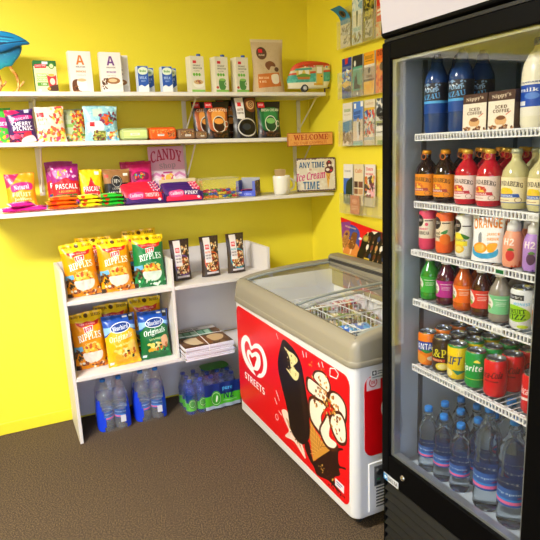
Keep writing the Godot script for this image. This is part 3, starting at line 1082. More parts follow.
		p.bits(64, 130, 46, 30, 10, 6.0, [f[2], "2a2a30", "c8641e"], 29)
		p.r(8, 168, 16, 10, C("dfe8ee"))
		keep(f[0], p)
	# --- stand-up pouches
	for f in [["nuts purple", "6a3f8e"], ["nuts orange", "e0602a"], ["nuts teal", "2f9ab0"]]:
		p = ground("", 96, 160, "3a2b24")
		p.bits(0, 0, 96, 60, 14, 4.0, ["4a382e", "2c201a"], 31)
		p.e(56, 102, 42, 40, C(f[1])).e(56, 102, 37, 35, C("4a2a16"))
		p.bits(24, 74, 64, 58, 60, 4.6, ["d8a860", "e9cf9c", "a8622c", "7a3a1c", "f0dcb4", "c04a24"], 33)
		p.bits(56, 26, 36, 44, 9, 4.6, ["d8a860", "e9cf9c", "a8622c", "f0dcb4"], 35)
		p.p([18, 6, 52, 6, 52, 104, 18, 104], C("e8dfdc")).p([24, 34, 44, 34, 44, 52, 24, 52], C("d8202a")).t("m", 34, 43, 14, 10, W)
		p.t("NUTS", 34, 64, 26, 8, C(f[1])).t("RAW MIX", 35, 76, 28, 7, C("5a4a52")).t("SALTED", 35, 87, 26, 7, C("5a4a52"))
		p.r(22, 142, 60, 8, C("cfc6cc"))
		keep(f[0], p)
	for f in [["coffee orange", "b4561e", "f0a24a"], ["coffee latte", "2a211c", "d8a46a"], ["coffee green", "1d6a34", "7fc06a"]]:
		p = ground("", 110, 150, "1c1512")
		if f[0] == "coffee latte":
			p.s([60, 10, 100, 4, 112, 40, 90, 56, 62, 44], C("7a3c1c")).s([66, 18, 96, 14, 100, 36, 84, 46, 68, 38], C("e0b078"))
			p.ring(84, 28, 10, 3, C("5a2a10")).ring(84, 28, 4, 3, C("5a2a10"))
			p.p([14, 4, 52, 2, 52, 82, 16, 78], C("ece6e4")).p([24, 20, 40, 20, 40, 34, 24, 34], C("d8202a")).t("LATTE", 34, 46, 26, 8, C("7a4a2a")).t("COFFEE", 34, 58, 28, 7, C("3a2a22"))
			p.e(60, 110, 44, 34, C("d9d2c8")).e(60, 110, 39, 29, C("120c0a")).e(56, 108, 20, 12, C("2c3440"))
		else:
			p.s([18, 32, 92, 28, 100, 72, 88, 116, 24, 118, 10, 72], C(f[1]))
			p.s([30, 44, 84, 42, 88, 80, 78, 104, 34, 106], C(f[2] if f[0] == "coffee orange" else "2f8a46"))
			p.p([6, 4, 36, 4, 36, 26, 6, 26], C("d8202a")).t("HOT", 21, 15, 20, 8, W)
			p.t("CAFE STYLE" if f[0] == "coffee orange" else "IRISH CREAM", 60, 36, 84, 11, C("fff0d8"))
			p.e(58, 92, 30, 34, C("e8e2d8")).e(58, 92, 26, 30, C("3a2014" if f[0] == "coffee orange" else "1a4a2a")).e(58, 80, 22, 12, C(f[2]))
			p.ring(92, 92, 11, 4, C("e8e2d8")).bits(10, 124, 92, 20, 16, 5.0, ["5a3418", "2c180c"], 37)
		keep(f[0], p)
	p = ground("", 130, 180, "c9b08a")
	p.bits(0, 0, 130, 180, 160, 1.6, ["c2a67e", "d0b894", "bfa076"], 39)
	p.r(0, 0, 130, 10, C("d8c4a0")).e(38, 48, 21, 21, C("5a3a24")).r(26, 34, 16, 12, C("d8202a")).t("RAW", 38, 54, 24, 6, C("e8d8bc"))
	p.s([48, 84, 66, 74, 88, 80, 92, 92, 72, 92, 64, 104, 54, 100], C("7a4a2a")).e(96, 102, 9, 8, C("5a3a24"))
	p.p([16, 118, 106, 112, 110, 158, 18, 164], C("c8702a")).s([70, 122, 100, 118, 104, 138, 94, 150, 74, 148], C("efe2cc"))
	p.t("RAW SUGAR", 40, 130, 40, 7, C("f8e4c4")).t("1 KG", 34, 143, 26, 7, C("f8e4c4"))
	keep("kraft sugar", p)
	# --- cartons on the top shelf
	p = ground("", 104, 124, "efe3b8")
	p.r(0, 0, 104, 22, C("17692f")).p([4, 16, 60, 10, 58, 28, 6, 30], C("d3202a")).t("Country Soup", 32, 20, 46, 11, W, 2, -0.06).r(40, 4, 26, 10, W).e(82, 20, 13, 12, C("4d8a2a")).e(82, 20, 9, 8, C("dce8b0"))
	p.r(10, 50, 46, 14, C("8cbf4a")).t("CREAMY", 33, 57, 42, 9, W).r(10, 67, 46, 12, C("8cbf4a")).t("CHICKEN", 33, 73, 42, 8, W).r(10, 84, 50, 14, C("5a9a32")).t("1 MIN", 40, 91, 26, 8, W)
	p.s([58, 54, 76, 48, 98, 54, 96, 98, 86, 108, 70, 108, 62, 98], C("c8282c")).e(78, 54, 19, 7, C("f0e4c8")).e(78, 55, 15, 5, C("e2b24e")).e(80, 80, 12, 13, C("f3d8c8")).s([56, 104, 104, 92, 104, 116, 60, 116], C("4a2c1c")).e(62, 108, 7, 5, C("e9a228"))
	p.e(18, 114, 8, 5, C("dfe8e0"))
	keep("soup box", p)
	for f in [["drink box orange", "d9742c", "DRINKING", "CHOCOLATE"], ["drink box purple", "6a2f82", "MOCHACCINO", "SACHETS"]]:
		p = ground("", 100, 160, "f0ebe8")
		p.t("A", 50, 34, 36, 36, C(f[1]), 1)
		p.t("AVALANCHE", 50, 60, 42, 6, C("6a5a58")).t(f[2], 50, 78, 44, 7, C(f[1])).t(f[3], 50, 92, 40, 5, C("a89a94"), 0)
		if f[0] == "drink box orange":
			p.s([8, 118, 26, 108, 40, 116, 52, 150, 20, 156, 6, 150], C("6a3c20")).s([30, 112, 66, 108, 70, 140, 62, 152, 38, 152, 30, 140], C("f8f6f4")).e(50, 111, 20, 6, C("e2b98c")).bits(6, 130, 26, 26, 10, 4.0, ["3a1c0e", "8a5228"], 41)
			p.ln([8, 156, 80, 156], 3, C("d8b08a"))
		else:
			p.e(56, 118, 40, 20, C("f8f6f4")).e(56, 112, 32, 13, C("a06a3c")).e(54, 111, 20, 7, C("e8c8a0")).bits(4, 104, 24, 40, 14, 4.0, ["3a1c0e", "6a3a1c"], 43)
			p.s([16, 128, 96, 126, 80, 146, 40, 148], C("e8e2de"))
		keep(f[0], p)
	p = ground("", 56, 110, "2456b4")
	p.s([4, 14, 26, 4, 52, 10, 50, 30, 26, 36, 6, 30], C("e8f2dc")).t("Meadow", 28, 20, 34, 10, C("3f8a2c"), 2)
	p.t("MILK", 28, 48, 36, 11, C("cfe0fa")).t("UHT", 28, 62, 22, 7, C("cfe0fa")).s([-4, 90, 16, 78, 34, 84, 60, 74, 60, 114, -4, 114], C("f3f5f8"))
	keep("milk carton", p)
	for f in [["breakfast oat", "c8985a", "7a3a2c"], ["breakfast green", "6aa84a", "3f8a3c"]]:
		p = ground("", 80, 164, "e6e0d0")
		p.bits(0, 0, 80, 164, 40, 2.0, ["dcd4c0", "eee8da"], 45)
		p.p([14, 20, 34, 20, 34, 32, 14, 32], C("d8202a")).t("ORGANIC", 36, 42, 44, 7, C("6a6a5c")).t("SMOOTHIE", 40, 54, 54, 7, C("6a6a5c")).t("1 LITRE", 34, 66, 34, 5, C("8a8a7a"))
		for k in 3: p.e(18 + k * 16, 82, 7, 7, C("6fb83c"))
		if f[0] == "breakfast oat":
			p.e(42, 124, 32, 18, C("f4efe4")).e(42, 116, 28, 10, C("d8b27e")).bits(26, 108, 32, 14, 12, 3.4, ["a8322c", "7a2c5a", "c8985a"], 47)
		else:
			p.s([22, 104, 60, 104, 58, 146, 24, 146], C("4d8a44")).e(41, 104, 20, 6, C("8cc060")).ring(64, 122, 9, 4, C("e8e8dc")).e(10, 140, 8, 6, C("c8503c"))
		p.r(0, 150, 80, 14, C("8ac65a"))
		keep(f[0], p)
	# --- sweet bags
	p = ground("", 90, 110, "48b83c")
	p.s([0, 40, 40, 30, 90, 40, 90, 66, 40, 62, 0, 70], C("c02a8a")).t("Natural", 50, 50, 60, 16, W, 2, -0.05).bits(0, 70, 90, 40, 26, 6.0, ["e84a2c", "f2c62c", "48b83c", "e83c8a"], 49)
	keep("sweets green", p)
	p = ground("", 110, 124, "3c1a5c")
	p.p([0, 0, 40, 0, 60, 14, 0, 24], C("d81f5c")).r(76, 2, 18, 14, C("cfd4dc"))
	p.s([14, 34, 50, 24, 100, 26, 104, 38, 60, 40, 22, 50], C("d81f7c")).t("Pascall", 58, 35, 66, 13, C("ffd8ea"), 2, -0.08)
	p.t("CHERRY", 58, 56, 76, 15, W, 1).t("PICNIC", 60, 73, 78, 16, W, 1)
	p.p([20, 82, 90, 84, 92, 90, 22, 88], C("d81f5c")).s([58, 94, 80, 86, 90, 92, 88, 118, 62, 118], C("e0303c")).e(30, 100, 12, 10, C("e83c6c")).bits(4, 96, 50, 26, 12, 6.0, ["e8305c", "6a1a2c", "f0708c"], 51)
	p.s([54, 108, 94, 100, 100, 124, 50, 124], C("f8d8dc"))
	keep("sweets cherry", p)
	p = ground("", 110, 124, "f4dccb")
	p.p([6, 22, 32, 22, 32, 38, 6, 38], C("d8202a")).t("PARTY", 26, 48, 36, 10, C("f08a5c")).t("MIX", 22, 60, 22, 9, C("f08a5c"))
	p.bits(60, 4, 46, 60, 22, 7.0, ["f2502c", "f6b23c", "fbe0c0", "e83c3c", "f8d46c"], 53).bits(2, 76, 106, 46, 60, 7.0, ["f2502c", "f89a2c", "f8d8a0", "e8486c", "f0c8d8", "d8e05c", "f8603c"], 55)
	keep("sweets party", p)
	p = ground("", 90, 120, "a8b48a")
	p.r(4, 40, 40, 54, C("b8c49c")).bits(36, 8, 52, 100, 60, 6.0, ["c83c2c", "e8a02c", "6aa03c", "8a3c2c", "e8d85c"], 57).r(8, 56, 30, 12, C("8cb84c")).bits(4, 92, 80, 26, 30, 5.0, ["d8e0b0", "c85c3c", "f0d84c", "5a8a3c"], 59)
	keep("sweets clear", p)
	p = ground("", 120, 130, "9cd0dc")
	p.bits(0, 0, 120, 130, 50, 4.0, ["b4dfe8", "84c0d0", "c8e8ec"], 61)
	p.p([32, 14, 66, 10, 66, 40, 32, 42], C("c8dcc8")).e(80, 52, 28, 24, C("5aa0c8")).bits(56, 36, 44, 34, 20, 6.0, ["d83c2c", "f0c02c", "7ab83c", "8a2c5a", "e8702c"], 63).bits(90, 24, 26, 30, 8, 5.0, ["5a2a3c", "8a3c4c"], 64)
	p.s([10, 64, 60, 60, 64, 92, 16, 94], C("dce8ec")).p([16, 62, 34, 62, 34, 78, 16, 78], C("d8202a"))
	p.r(30, 94, 42, 34, C("6a7a3c")).bits(30, 96, 42, 30, 26, 4.0, ["8a4a2c", "a8b04c", "6a2c2c", "c8c05c"], 65).bits(76, 90, 40, 34, 12, 6.0, ["e85c2c", "f6d06c", "f2f2e8", "5a9ac8"], 67)
	keep("sweets blue", p)
	p = ground("", 120, 60, "cfe08c").r(36, 22, 48, 18, C("eef2d8")).r(44, 28, 30, 6, C("a8b878")).r(0, 6, 120, 5, C("dceaa4")).r(0, 48, 120, 4, C("b4cc70"))
	keep("biscuits lime", p)
	p = ground("", 120, 60, "f0621c").r(30, 34, 34, 15, C("f2ede8")).t("$4.50", 47, 41, 26, 8, C("4a3c34"), 1).bits(0, 0, 120, 24, 20, 6.0, ["f08a3c", "c8481c", "f8a85c"], 69).bits(84, 26, 34, 30, 14, 5.0, ["8a4a2c", "c88a4c", "5a2c1c"], 70)
	keep("biscuits orange", p)
	p = ground("", 120, 70, "8a6a50").bits(0, 0, 120, 40, 40, 5.0, ["a85c3c", "c8a84c", "6a3c2c", "4a2c2c", "d8c08c"], 71).r(40, 40, 50, 22, C("f2ede8")).t("SLICE", 64, 50, 34, 8, C("3a2c28"))
	keep("slice pack", p)
	p = ground("", 110, 124, "f49a1a")
	p.s([0, 0, 50, 0, 44, 14, 18, 40, 0, 44], C("e0205c")).s([20, 40, 60, 30, 98, 36, 94, 56, 56, 54, 24, 62], C("e0207c")).t("Natural", 58, 46, 56, 15, W, 2, -0.06)
	p.t("FRUIT", 56, 70, 70, 14, C("fbe0b0")).t("Jellies", 58, 86, 64, 12, C("fff0d0"), 2)
	p.bits(8, 96, 96, 24, 24, 6.0, ["e84c2c", "f8d03c", "6ab83c", "e83c7c", "f8f0d0"], 73)
	keep("sweets gold", p)
	p = ground("", 80, 30, "d81f8c").r(10, 10, 40, 9, C("f070b8")).t("PINKIES", 32, 14, 34, 6, W).r(0, 0, 5, 30, C("b8c0d0")).r(75, 0, 5, 30, C("b8c0d0")).s([54, 20, 70, 12, 74, 22], C("6a1a4c"))
	keep("bar pink", p)
	for f in [["bar orange", "f4640c", "fca04c"], ["bar yellow", "ece01c", "fbf68c"], ["bar green", "22b02c", "7ae05c"]]:
		p = ground("", 80, 30, f[1]).r(8, 8, 44, 10, C(f[2])).r(56, 14, 18, 8, C("2a3a1c")).r(0, 0, 5, 30, C("c8a83c")).r(75, 0, 5, 30, C("c8a83c")).e(20, 24, 8, 4, C("d8301c"))
		keep(f[0], p)
	p = ground("", 114, 140, "a01c7c")
	p.s([8, 24, 40, 14, 70, 28, 60, 44, 20, 46], C("c86aa8")).bits(20, 18, 80, 30, 14, 4.0, ["e8b0d0", "d8d0e8", "f0c03c"], 75).s([0, 66, 30, 54, 58, 44, 84, 54, 114, 60, 114, 112, 0, 112], C("d0202c"))
	p.t("PASCALL", 58, 72, 90, 16, W, 1, 0.0, 1.0).t("LIQUORICE", 60, 88, 70, 8, C("f0d83c")).r(14, 96, 84, 8, C("4a7a2c")).bits(4, 104, 106, 34, 34, 7.0, ["2c3a8a", "e8d0e0", "e84c9c", "f0c03c", "4a1c4c"], 77)
	keep("sweets plum", p)
	p = ground("", 104, 124, "f2cc18")
	p.r(70, 8, 20, 12, C("f8f0d8")).p([52, 26, 66, 54, 92, 62, 84, 96, 84, 104, 16, 104, 20, 92, 12, 62, 38, 54], C("d0202c")).t("PASCALL", 52, 66, 78, 16, W).t("MIX UP", 54, 86, 44, 10, C("fbe8c0")).bits(2, 90, 30, 30, 10, 6.0, ["3c4a8a", "e8e0c0", "8ab03c"], 79).bits(76, 70, 26, 46, 10, 6.0, ["f8f0d8", "6a9a3c", "e8c89c"], 81)
	keep("sweets sun", p)
	p = ground("", 114, 120, "9c6e42")
	p.r(6, 18, 16, 10, C("d0402c")).r(84, 16, 20, 9, C("f0ece4")).r(0, 48, 114, 58, C("1c1a1c")).e(54, 42, 24, 20, C("1c1a1c")).ring(54, 42, 19, 1.6, C("e8dcc8")).t("RJ's", 54, 42, 26, 15, C("f4ecdc"), 2).t("LICORICE", 56, 66, 46, 7, C("e0d8c8")).t("MILLIONS", 58, 84, 84, 16, C("f0ecec")).bits(0, 104, 114, 16, 18, 5.0, ["e8c03c", "d0402c", "6a9a3c"], 83)
	keep("sweets kraft", p)
	p = ground("", 110, 120, "d81f74")
	p.r(0, 0, 110, 10, C("b8185c")).s([20, 42, 50, 30, 90, 36, 88, 54, 50, 54, 24, 60], C("8a1450")).bits(34, 36, 44, 14, 10, 4.0, ["f0c03c", "5ac83c", "3c8ae8", "f04c3c"], 85).t("JUBES", 56, 68, 64, 12, C("4a0c2c")).t("PINEAPPLE", 58, 86, 84, 12, C("5a0c34"))
	keep("sweets magenta", p)
	for f in [["bar twist", "e8243c", "42206c", "TWISTIES"], ["bar pinky", "42206c", "e82850", "PINKY"]]:
		p = ground("", 130, 50, f[1])
		p.s([0, 30, 40, 34, 130, 42, 130, 54, 0, 54] if f[0] == "bar twist" else [0, 34, 50, 30, 130, 38, 130, 54, 0, 54], C(f[2])).s([96, 4, 116, 2, 134, 0, 134, 14, 110, 12], C(f[2]))
		p.s([14, 18, 50, 12, 66, 18, 60, 34, 20, 36], C("f04c8c")).t("Cadbury", 40, 25, 44, 15, W, 2, -0.04).t(f[3], 94, 24, 48, 13, W).e(118, 40, 6, 5, C("f4e0e8")).bits(98, 2, 28, 12, 8, 3.0, ["f04c6c", "f8d0d8"], 87)
		keep(f[0], p)
	p = ground("", 130, 140, "e0a8cc")
	p.r(0, 62, 130, 78, C("ead0e2"))
	for k in 6:
		for s in [0, 84]: p.p([s, 76 + k * 14, s + 23, 66 + k * 14, s + 46, 76 + k * 14, s + 46, 83 + k * 14, s + 23, 73 + k * 14, s, 83 + k * 14], C("d486b8" if k % 2 == 0 else "f6ecf2"))
	p.t("CANDY", 65, 30, 112, 28, C("b81c50"), 2, 0.0, 9.0).t("Shop", 66, 52, 58, 18, C("a890a8"), 2, -0.05)
	p.r(48, 66, 34, 4, C("b83c8c")).bits(42, 74, 48, 26, 26, 6.0, ["e8608c", "f0c04c", "f8d0dc", "c83c6c", "f0f0e0"], 89).e(65, 82, 10, 9, C("f2c24a")).s([42, 104, 65, 96, 90, 104, 84, 132, 48, 132], C("f0dce0")).bits(44, 120, 44, 14, 16, 4.0, ["e0608c", "c84c5c", "f0a0b0"], 91)
	keep("candy sign", p)
	p = ground("", 170, 46, "eca858")
	p.bits(0, 0, 170, 46, 40, 5.0, ["e8a04c", "f0b468", "e49a48"], 93).r(0, 0, 170, 2, C("b8641c")).r(0, 44, 170, 2, C("b8641c")).r(0, 0, 2, 46, C("b8641c")).r(168, 0, 2, 46, C("b8641c"))
	p.t("WELCOME", 86, 16, 130, 19, C("b8341c"), 2).t("TO OUR CAMPSITE", 84, 36, 128, 9, C("c8602c"), 0)
	keep("welcome sign", p)
	p = ground("", 170, 142, "d9cdb4")
	p.bits(0, 0, 170, 142, 40, 8.0, ["dcd2bc", "d4c6aa", "e0d8c4"], 95)
	for k in 34:
		var h := fposmod(k * 37.7, 11.0)
		p.e(k * 5.2, fposmod(k * 3.1, 5.0), 3 + h * 0.3, 2 + h * 0.25, C("5a3c2c")).e(k * 5.2, 140 - fposmod(k * 2.3, 4.0), 3 + h * 0.3, 2 + h * 0.2, C("5a3c2c"))
		p.e(1, k * 4.3, 1.5 + h * 0.2, 3, C("6a4a34")).e(169, k * 4.3, 1.5 + h * 0.2, 3, C("6a4a34"))
	p.t("ANY TIME", 68, 30, 108, 24, C("1f4a78"), 1).t("is", 62, 48, 10, 10, C("a83c2c"), 2).t("Ice Cream", 64, 76, 124, 32, C("c8206c"), 2, -0.1, 0.0, 0.25).t("TIME", 64, 116, 70, 32, C("1f5a88"), 1)
	p.p([128, 64, 148, 64, 136, 134], C("e0a83c")).ln([130, 72, 144, 92], 1.5, C("a86a1c")).ln([146, 70, 133, 96], 1.5, C("a86a1c")).s([124, 60, 126, 44, 134, 38, 130, 24, 142, 12, 154, 22, 152, 36, 160, 46, 156, 62, 140, 68], C("5a2418")).e(144, 34, 6, 5, C("f2e4d4")).e(136, 52, 8, 6, C("f2e4d4")).e(150, 56, 5, 4, C("d8202a")).e(142, 20, 4, 3, C("d8202a"))
	keep("ice cream sign", p)
	# --- caravan ornament and bird
	p = ground("", 170, 116, "cfc9a4")
	p.s([6, 40, 30, 14, 70, 2, 120, 0, 164, 8, 170, 30, 120, 26, 60, 28, 20, 42], C("e0502c")).s([40, 26, 80, 14, 140, 10, 160, 16, 120, 20, 60, 26], C("c8401c"))
	p.bits(60, 22, 80, 6, 12, 2.6, ["3c9a5c", "f0d84c", "d83c7c", "f4f0e0"], 97)
	p.p([0, 60, 170, 46, 170, 96, 0, 96], C("4fae9c")).bits(0, 62, 170, 34, 26, 7.0, ["5cbcaa", "46a290", "6ac4b0"], 99).p([0, 54, 170, 38, 170, 46, 0, 62], C("d8502c")).p([0, 92, 170, 86, 170, 116, 0, 116], C("efe8cc"))
	p.r(34, 36, 52, 34, C("e2c25c")).p([42, 40, 60, 38, 52, 62, 42, 64], C("f2ecd8")).p([82, 38, 64, 38, 72, 62, 82, 62], C("f2ecd8")).s([36, 62, 60, 54, 86, 60, 84, 68, 40, 70], C("6a9a3c")).r(38, 68, 46, 10, C("c8803c")).p([30, 34, 92, 30, 94, 38, 28, 42], C("4fa08c"))
	p.r(108, 20, 30, 84, C("c8c07c")).r(112, 26, 20, 26, C("f2ede0")).r(112, 56, 22, 42, C("ecc03c")).r(100, 94, 34, 8, C("e0a82c")).e(130, 66, 2.4, 2.4, C("3a2c1c"))
	p.r(144, 22, 20, 14, C("e8e4cc")).r(148, 24, 6, 6, C("6a8ac8")).e(160, 28, 4, 3, C("e8d84c"))
	keep("caravan", p)
	p = ground("", 160, 60, "0f6aa8")
	p.s([0, 20, 40, 4, 100, 6, 160, 26, 120, 34, 60, 44, 0, 50], C("1488c4"))
	for k in 5: p.s([10 + k * 6, 22 + k * 5, 60, 14 + k * 5, 120 - k * 6, 20 + k * 3, 70, 22 + k * 5], C(["0b4f8a", "2aa8d8", "0f6aa8", "35b4dc", "0a3f78"][k]))
	p.ln([10, 44, 60, 40, 110, 32, 150, 26], 3, C("0a2c50")).bits(20, 24, 50, 14, 14, 2.4, ["0a3458", "5ac4e0", "3c6a6c"], 101)
	keep("bird wing", p)
	p = ground("", 120, 120, "1a62b0").g(0, 0, 120, 120, C("123c8c"), C("2ca8b4"), 30).bits(0, 0, 120, 120, 60, 2.0, ["2a7ac0", "1c6ab0", "2f9cbc"], 103)
	keep("bird body", p)
	p = ground("", 40, 60, "c8842c").bits(0, 0, 40, 60, 70, 2.2, ["8a4a14", "e8b45c", "a8601c", "f0c878"], 105)
	keep("bird leg", p)
	# --- brochures
	var bro := [["2f8ac0", "1c1c1c", "d8d4c8", "6a7a3c"], ["cfe0e8", "5a6a74", "e8e4d8", "b8c8b0"], ["8a8434", "2c2c1c", "c0b04c", "e8e8d8"], ["d8c8a0", "d8301c", "e8e4d8", "d8301c"],
		["1c3c9c", "d8302c", "4a9ae0", "e0b83c"], ["2c2c2c", "5aa890", "3c8a7c", "1c2c2c"], ["f0a81c", "e8e4dc", "a8a090", "f0c03c"], ["e86a1c", "f0a02c", "3a1c0c", "c8381c"],
		["ece6da", "2f8ac0", "7a6a50", "e4dcc8"], ["5a8ae0", "e8d8c0", "2c3a6c", "c8a88c"], ["e8dcc8", "e0b83c", "3c5a9c", "d0402c"], ["e4e4e0", "2c3038", "1c1c1c", "a8b06c"],
		["ece8e4", "3c6ac8", "24361c", "2a4a2c"], ["e8d8b4", "d8703c", "4a2c1c", "c8986c"], ["ece4de", "d8302c", "8a5a3c", "e8b0c0"], ["c8704c", "e8a884", "a85434", "e0c0a8"]]
	for k in bro.size():
		var b: Array = bro[k]
		p = ground("", 60, 124, b[0])
		match k:
			0: p.r(0, 60, 60, 64, C(b[2])).e(30, 30, 16, 12, C(b[1])).ring(30, 30, 10, 2, C("a8803c")).r(8, 70, 40, 20, C("b8bcc0")).bits(0, 64, 60, 50, 20, 4.0, ["e8e8e4", "8a8a8c", "6a6a70"], 201)
			1: p.bits(0, 0, 60, 30, 14, 6.0, ["8ab0c8", "e8eef0", "6a9ac0"], 202).r(6, 36, 48, 40, C("e8e8dc")).s([24, 40, 34, 40, 32, 74, 26, 74], C("5a6a5c")).t("TOURS", 30, 84, 40, 8, C("4aa0b0")).bits(6, 94, 48, 24, 14, 5.0, ["6a5a3c", "c8b88c", "a8b8a0"], 203)
			2: p.bits(0, 0, 60, 70, 40, 6.0, ["5a5a24", "b8a83c", "2c2c14", "d8c84c"], 204).t("GLOW", 30, 54, 40, 12, C("f0e85c")).r(10, 70, 40, 44, C("c8c8b8")).bits(12, 74, 34, 36, 14, 4.0, ["4a4a40", "8a8a7c"], 205)
			3: p.r(8, 0, 44, 14, C("3c4a3c")).r(4, 14, 52, 70, C(b[1])).ring(34, 34, 12, 5, C("f4ece4")).p([8, 54, 50, 50, 50, 56, 8, 60], C("f4ece4")).p([8, 64, 50, 60, 50, 66, 8, 70], C("f4ece4")).bits(4, 90, 52, 30, 12, 5.0, ["e8a070", "e0c8a0", "d87050"], 206)
			4: p.p([18, 0, 40, 0, 36, 18, 20, 20], C(b[1])).r(0, 26, 60, 8, C("6a7a9c")).bits(4, 40, 50, 30, 12, 6.0, [b[2], "e8f0f4", b[3]], 207).s([0, 80, 30, 70, 60, 78, 60, 96, 20, 92], C(b[3])).s([10, 96, 50, 86, 56, 104], C("141c2c")).r(0, 108, 60, 16, C("3c6a9c"))
			5: p.r(0, 34, 60, 70, C(b[1])).e(14, 24, 6, 9, C("e8e8e8")).r(4, 40, 50, 5, C("8ac8b8")).p([8, 96, 14, 60, 20, 64, 24, 50, 30, 86, 50, 92, 50, 100, 8, 100], C(b[3])).r(0, 104, 60, 20, C("8a8a84")).e(30, 114, 5, 5, C("e8e8e0"))
			6: p.t("BUDGET", 30, 16, 44, 10, C("8a5c0c")).ln([8, 26, 52, 26], 2, C("8a5c0c")).r(0, 36, 60, 8, C(b[1])).r(0, 44, 60, 34, C(b[2])).e(30, 54, 7, 8, C("3a3a38")).r(14, 66, 32, 8, C("6a6458")).r(0, 78, 60, 6, C("2c2c2c")).r(0, 84, 60, 40, C(b[3])).e(24, 104, 10, 8, C("f0b02c"))
			7: p.t("DINE", 30, 12, 44, 14, C("6a1c0c")).bits(0, 22, 60, 80, 40, 8.0, [b[1], b[3], "f0b83c", "d8502c", "f0882c"], 208).e(34, 50, 14, 12, C(b[2])).bits(0, 100, 60, 24, 12, 5.0, ["e8a870", "d87c4c"], 209)
			8: p.t("SEASIDE", 30, 22, 40, 8, C("7a9a4c")).t("HOLIDAYS", 30, 34, 40, 5, C("b8a88c"), 0).p([0, 56, 60, 50, 60, 78, 0, 92], C(b[1])).bits(0, 84, 60, 26, 26, 6.0, [b[2], "5a4c38", "a89a80"], 210).t("NZ", 46, 118, 14, 6, C("8a7a5c"))
			9: p.r(6, 6, 12, 14, W).r(44, 2, 14, 14, W).t("WINERY", 26, 32, 40, 9, C("1c2c6c"), 1, -0.08).t("TOURS", 24, 44, 36, 8, C("1c2c6c"), 1, -0.08).p([0, 56, 60, 50, 60, 110, 0, 112], C(b[1])).s([22, 54, 38, 54, 36, 104, 26, 106], C("e8ecf0")).s([34, 60, 44, 62, 42, 92, 36, 92], C("2c2c3c")).e(30, 52, 6, 6, C("c8986c")).r(0, 112, 60, 12, C("8ac0b8"))
			10: p.t("Gallery", 30, 12, 46, 10, C("c8a87c"), 2).r(0, 22, 60, 8, C(b[1])).bits(0, 30, 60, 30, 20, 6.0, [b[2], b[3], "e8e8e0", "8ac0e0"], 211).bits(0, 60, 60, 40, 24, 6.0, ["e8b0a0", "5a7a4c", "d0402c", "ece4d8", "8a9ac0"], 212).r(0, 102, 60, 8, C("a8bcc8")).r(0, 112, 60, 12, C("d8ccb4"))
			11: p.bits(0, 0, 60, 50, 16, 9.0, [b[1], "e8e8e4", "5a626c", "8a929c"], 213).s([10, 44, 30, 38, 54, 30, 44, 52, 24, 58], C(b[2])).r(0, 60, 60, 10, C(b[3])).r(6, 66, 40, 7, C(b[2])).r(0, 76, 60, 10, W).ln([4, 90, 56, 90], 2, C("3a3a3a")).r(0, 100, 60, 24, C("d8d4b4")).r(10, 112, 44, 12, C("8aa86c"))
			12: p.t("COROMANDEL", 28, 22, 42, 5, C("6a6a70"), 0).r(0, 44, 60, 56, C(b[1])).s([14, 96, 20, 60, 36, 48, 60, 44, 60, 104, 0, 104, 0, 84], C(b[2])).r(0, 100, 60, 24, C("6a7a64")).bits(0, 100, 60, 24, 16, 5.0, ["5a6a54", "a8a88c"], 214)
			13: p.t("Cafe", 30, 20, 40, 12, C(b[1]), 2).r(4, 52, 22, 18, C(b[2])).r(30, 52, 26, 18, C("7a4a30")).r(4, 74, 22, 16, C("8a5a3c")).r(30, 74, 26, 16, C(b[3]))
			14: p.t("Tours", 28, 14, 40, 9, C(b[1]), 2).t("New Zealand", 28, 28, 44, 7, C(b[1]), 2).bits(0, 38, 60, 60, 44, 7.0, ["d8703c", "5a4a3c", "e8b0c0", "e8c84c", "7a3c3c", "e8e0e0", "4a3a34"], 215).r(0, 98, 60, 26, C("c8c0a8"))
			15: p.e(30, 40, 16, 16, C(b[1])).ring(30, 40, 10, 2, C(b[2])).t("GUIDE", 30, 74, 40, 9, C(b[3])).r(8, 86, 44, 3, C(b[3])).r(8, 94, 30, 3, C(b[3]))
		keep("brochure %d" % k, p)
	p = ground("", 310, 200, "e0121a")
	p.s([10, 60, 34, 36, 70, 34, 100, 60, 112, 110, 118, 200, 30, 200, 8, 130], C("3c4aa0")).s([6, 40, 30, 22, 52, 22, 56, 90, 40, 150, 10, 130], C("8a3a84")).s([8, 130, 60, 110, 116, 140, 120, 206, 20, 206], C("d8843c"))
	p.t("Magnum", 58, 48, 52, 11, C("f0d8a0"), 2, 0.1)
	p.s([36, 80, 50, 66, 62, 80, 64, 150, 50, 164, 38, 150], C("b0763c")).s([72, 78, 84, 68, 96, 78, 98, 150, 86, 160, 72, 150], C("7a4420")).e(48, 86, 6, 8, C("5a2450")).bits(40, 90, 52, 66, 26, 2.6, ["d8a85c", "5a3014", "8a5828"], 301)
	p.r(48, 162, 5, 30, C("e8c48c")).r(84, 158, 5, 30, C("e8c48c")).e(112, 96, 7, 7, C("e8e8e8"))
	p.s([124, 80, 146, 52, 190, 44, 240, 70, 262, 120, 270, 204, 130, 204, 122, 130], C("17120f"))
	p.e(136, 88, 15, 18, C("8a7a34")).e(136, 88, 9, 11, C("c0ac4c")).t("1", 136, 62, 8, 18, C("d8c88c")).p([150, 46, 176, 44, 164, 60], C("e8e0c8"))
	for k in 5:
		for q in 3:
			var hx: String = ["5a2c18", "ece2d0", "3a1c10", "7a3a24", "2a3c6c", "c08a50"][(k * 2 + q) % 6]
			p.e(150 + k * 18, 84 + q * 46 - k * 2, 5.5, 15, C(hx)).r(148.5 + k * 18, 98 + q * 46 - k * 2, 3, 10, C("d0a86c"))
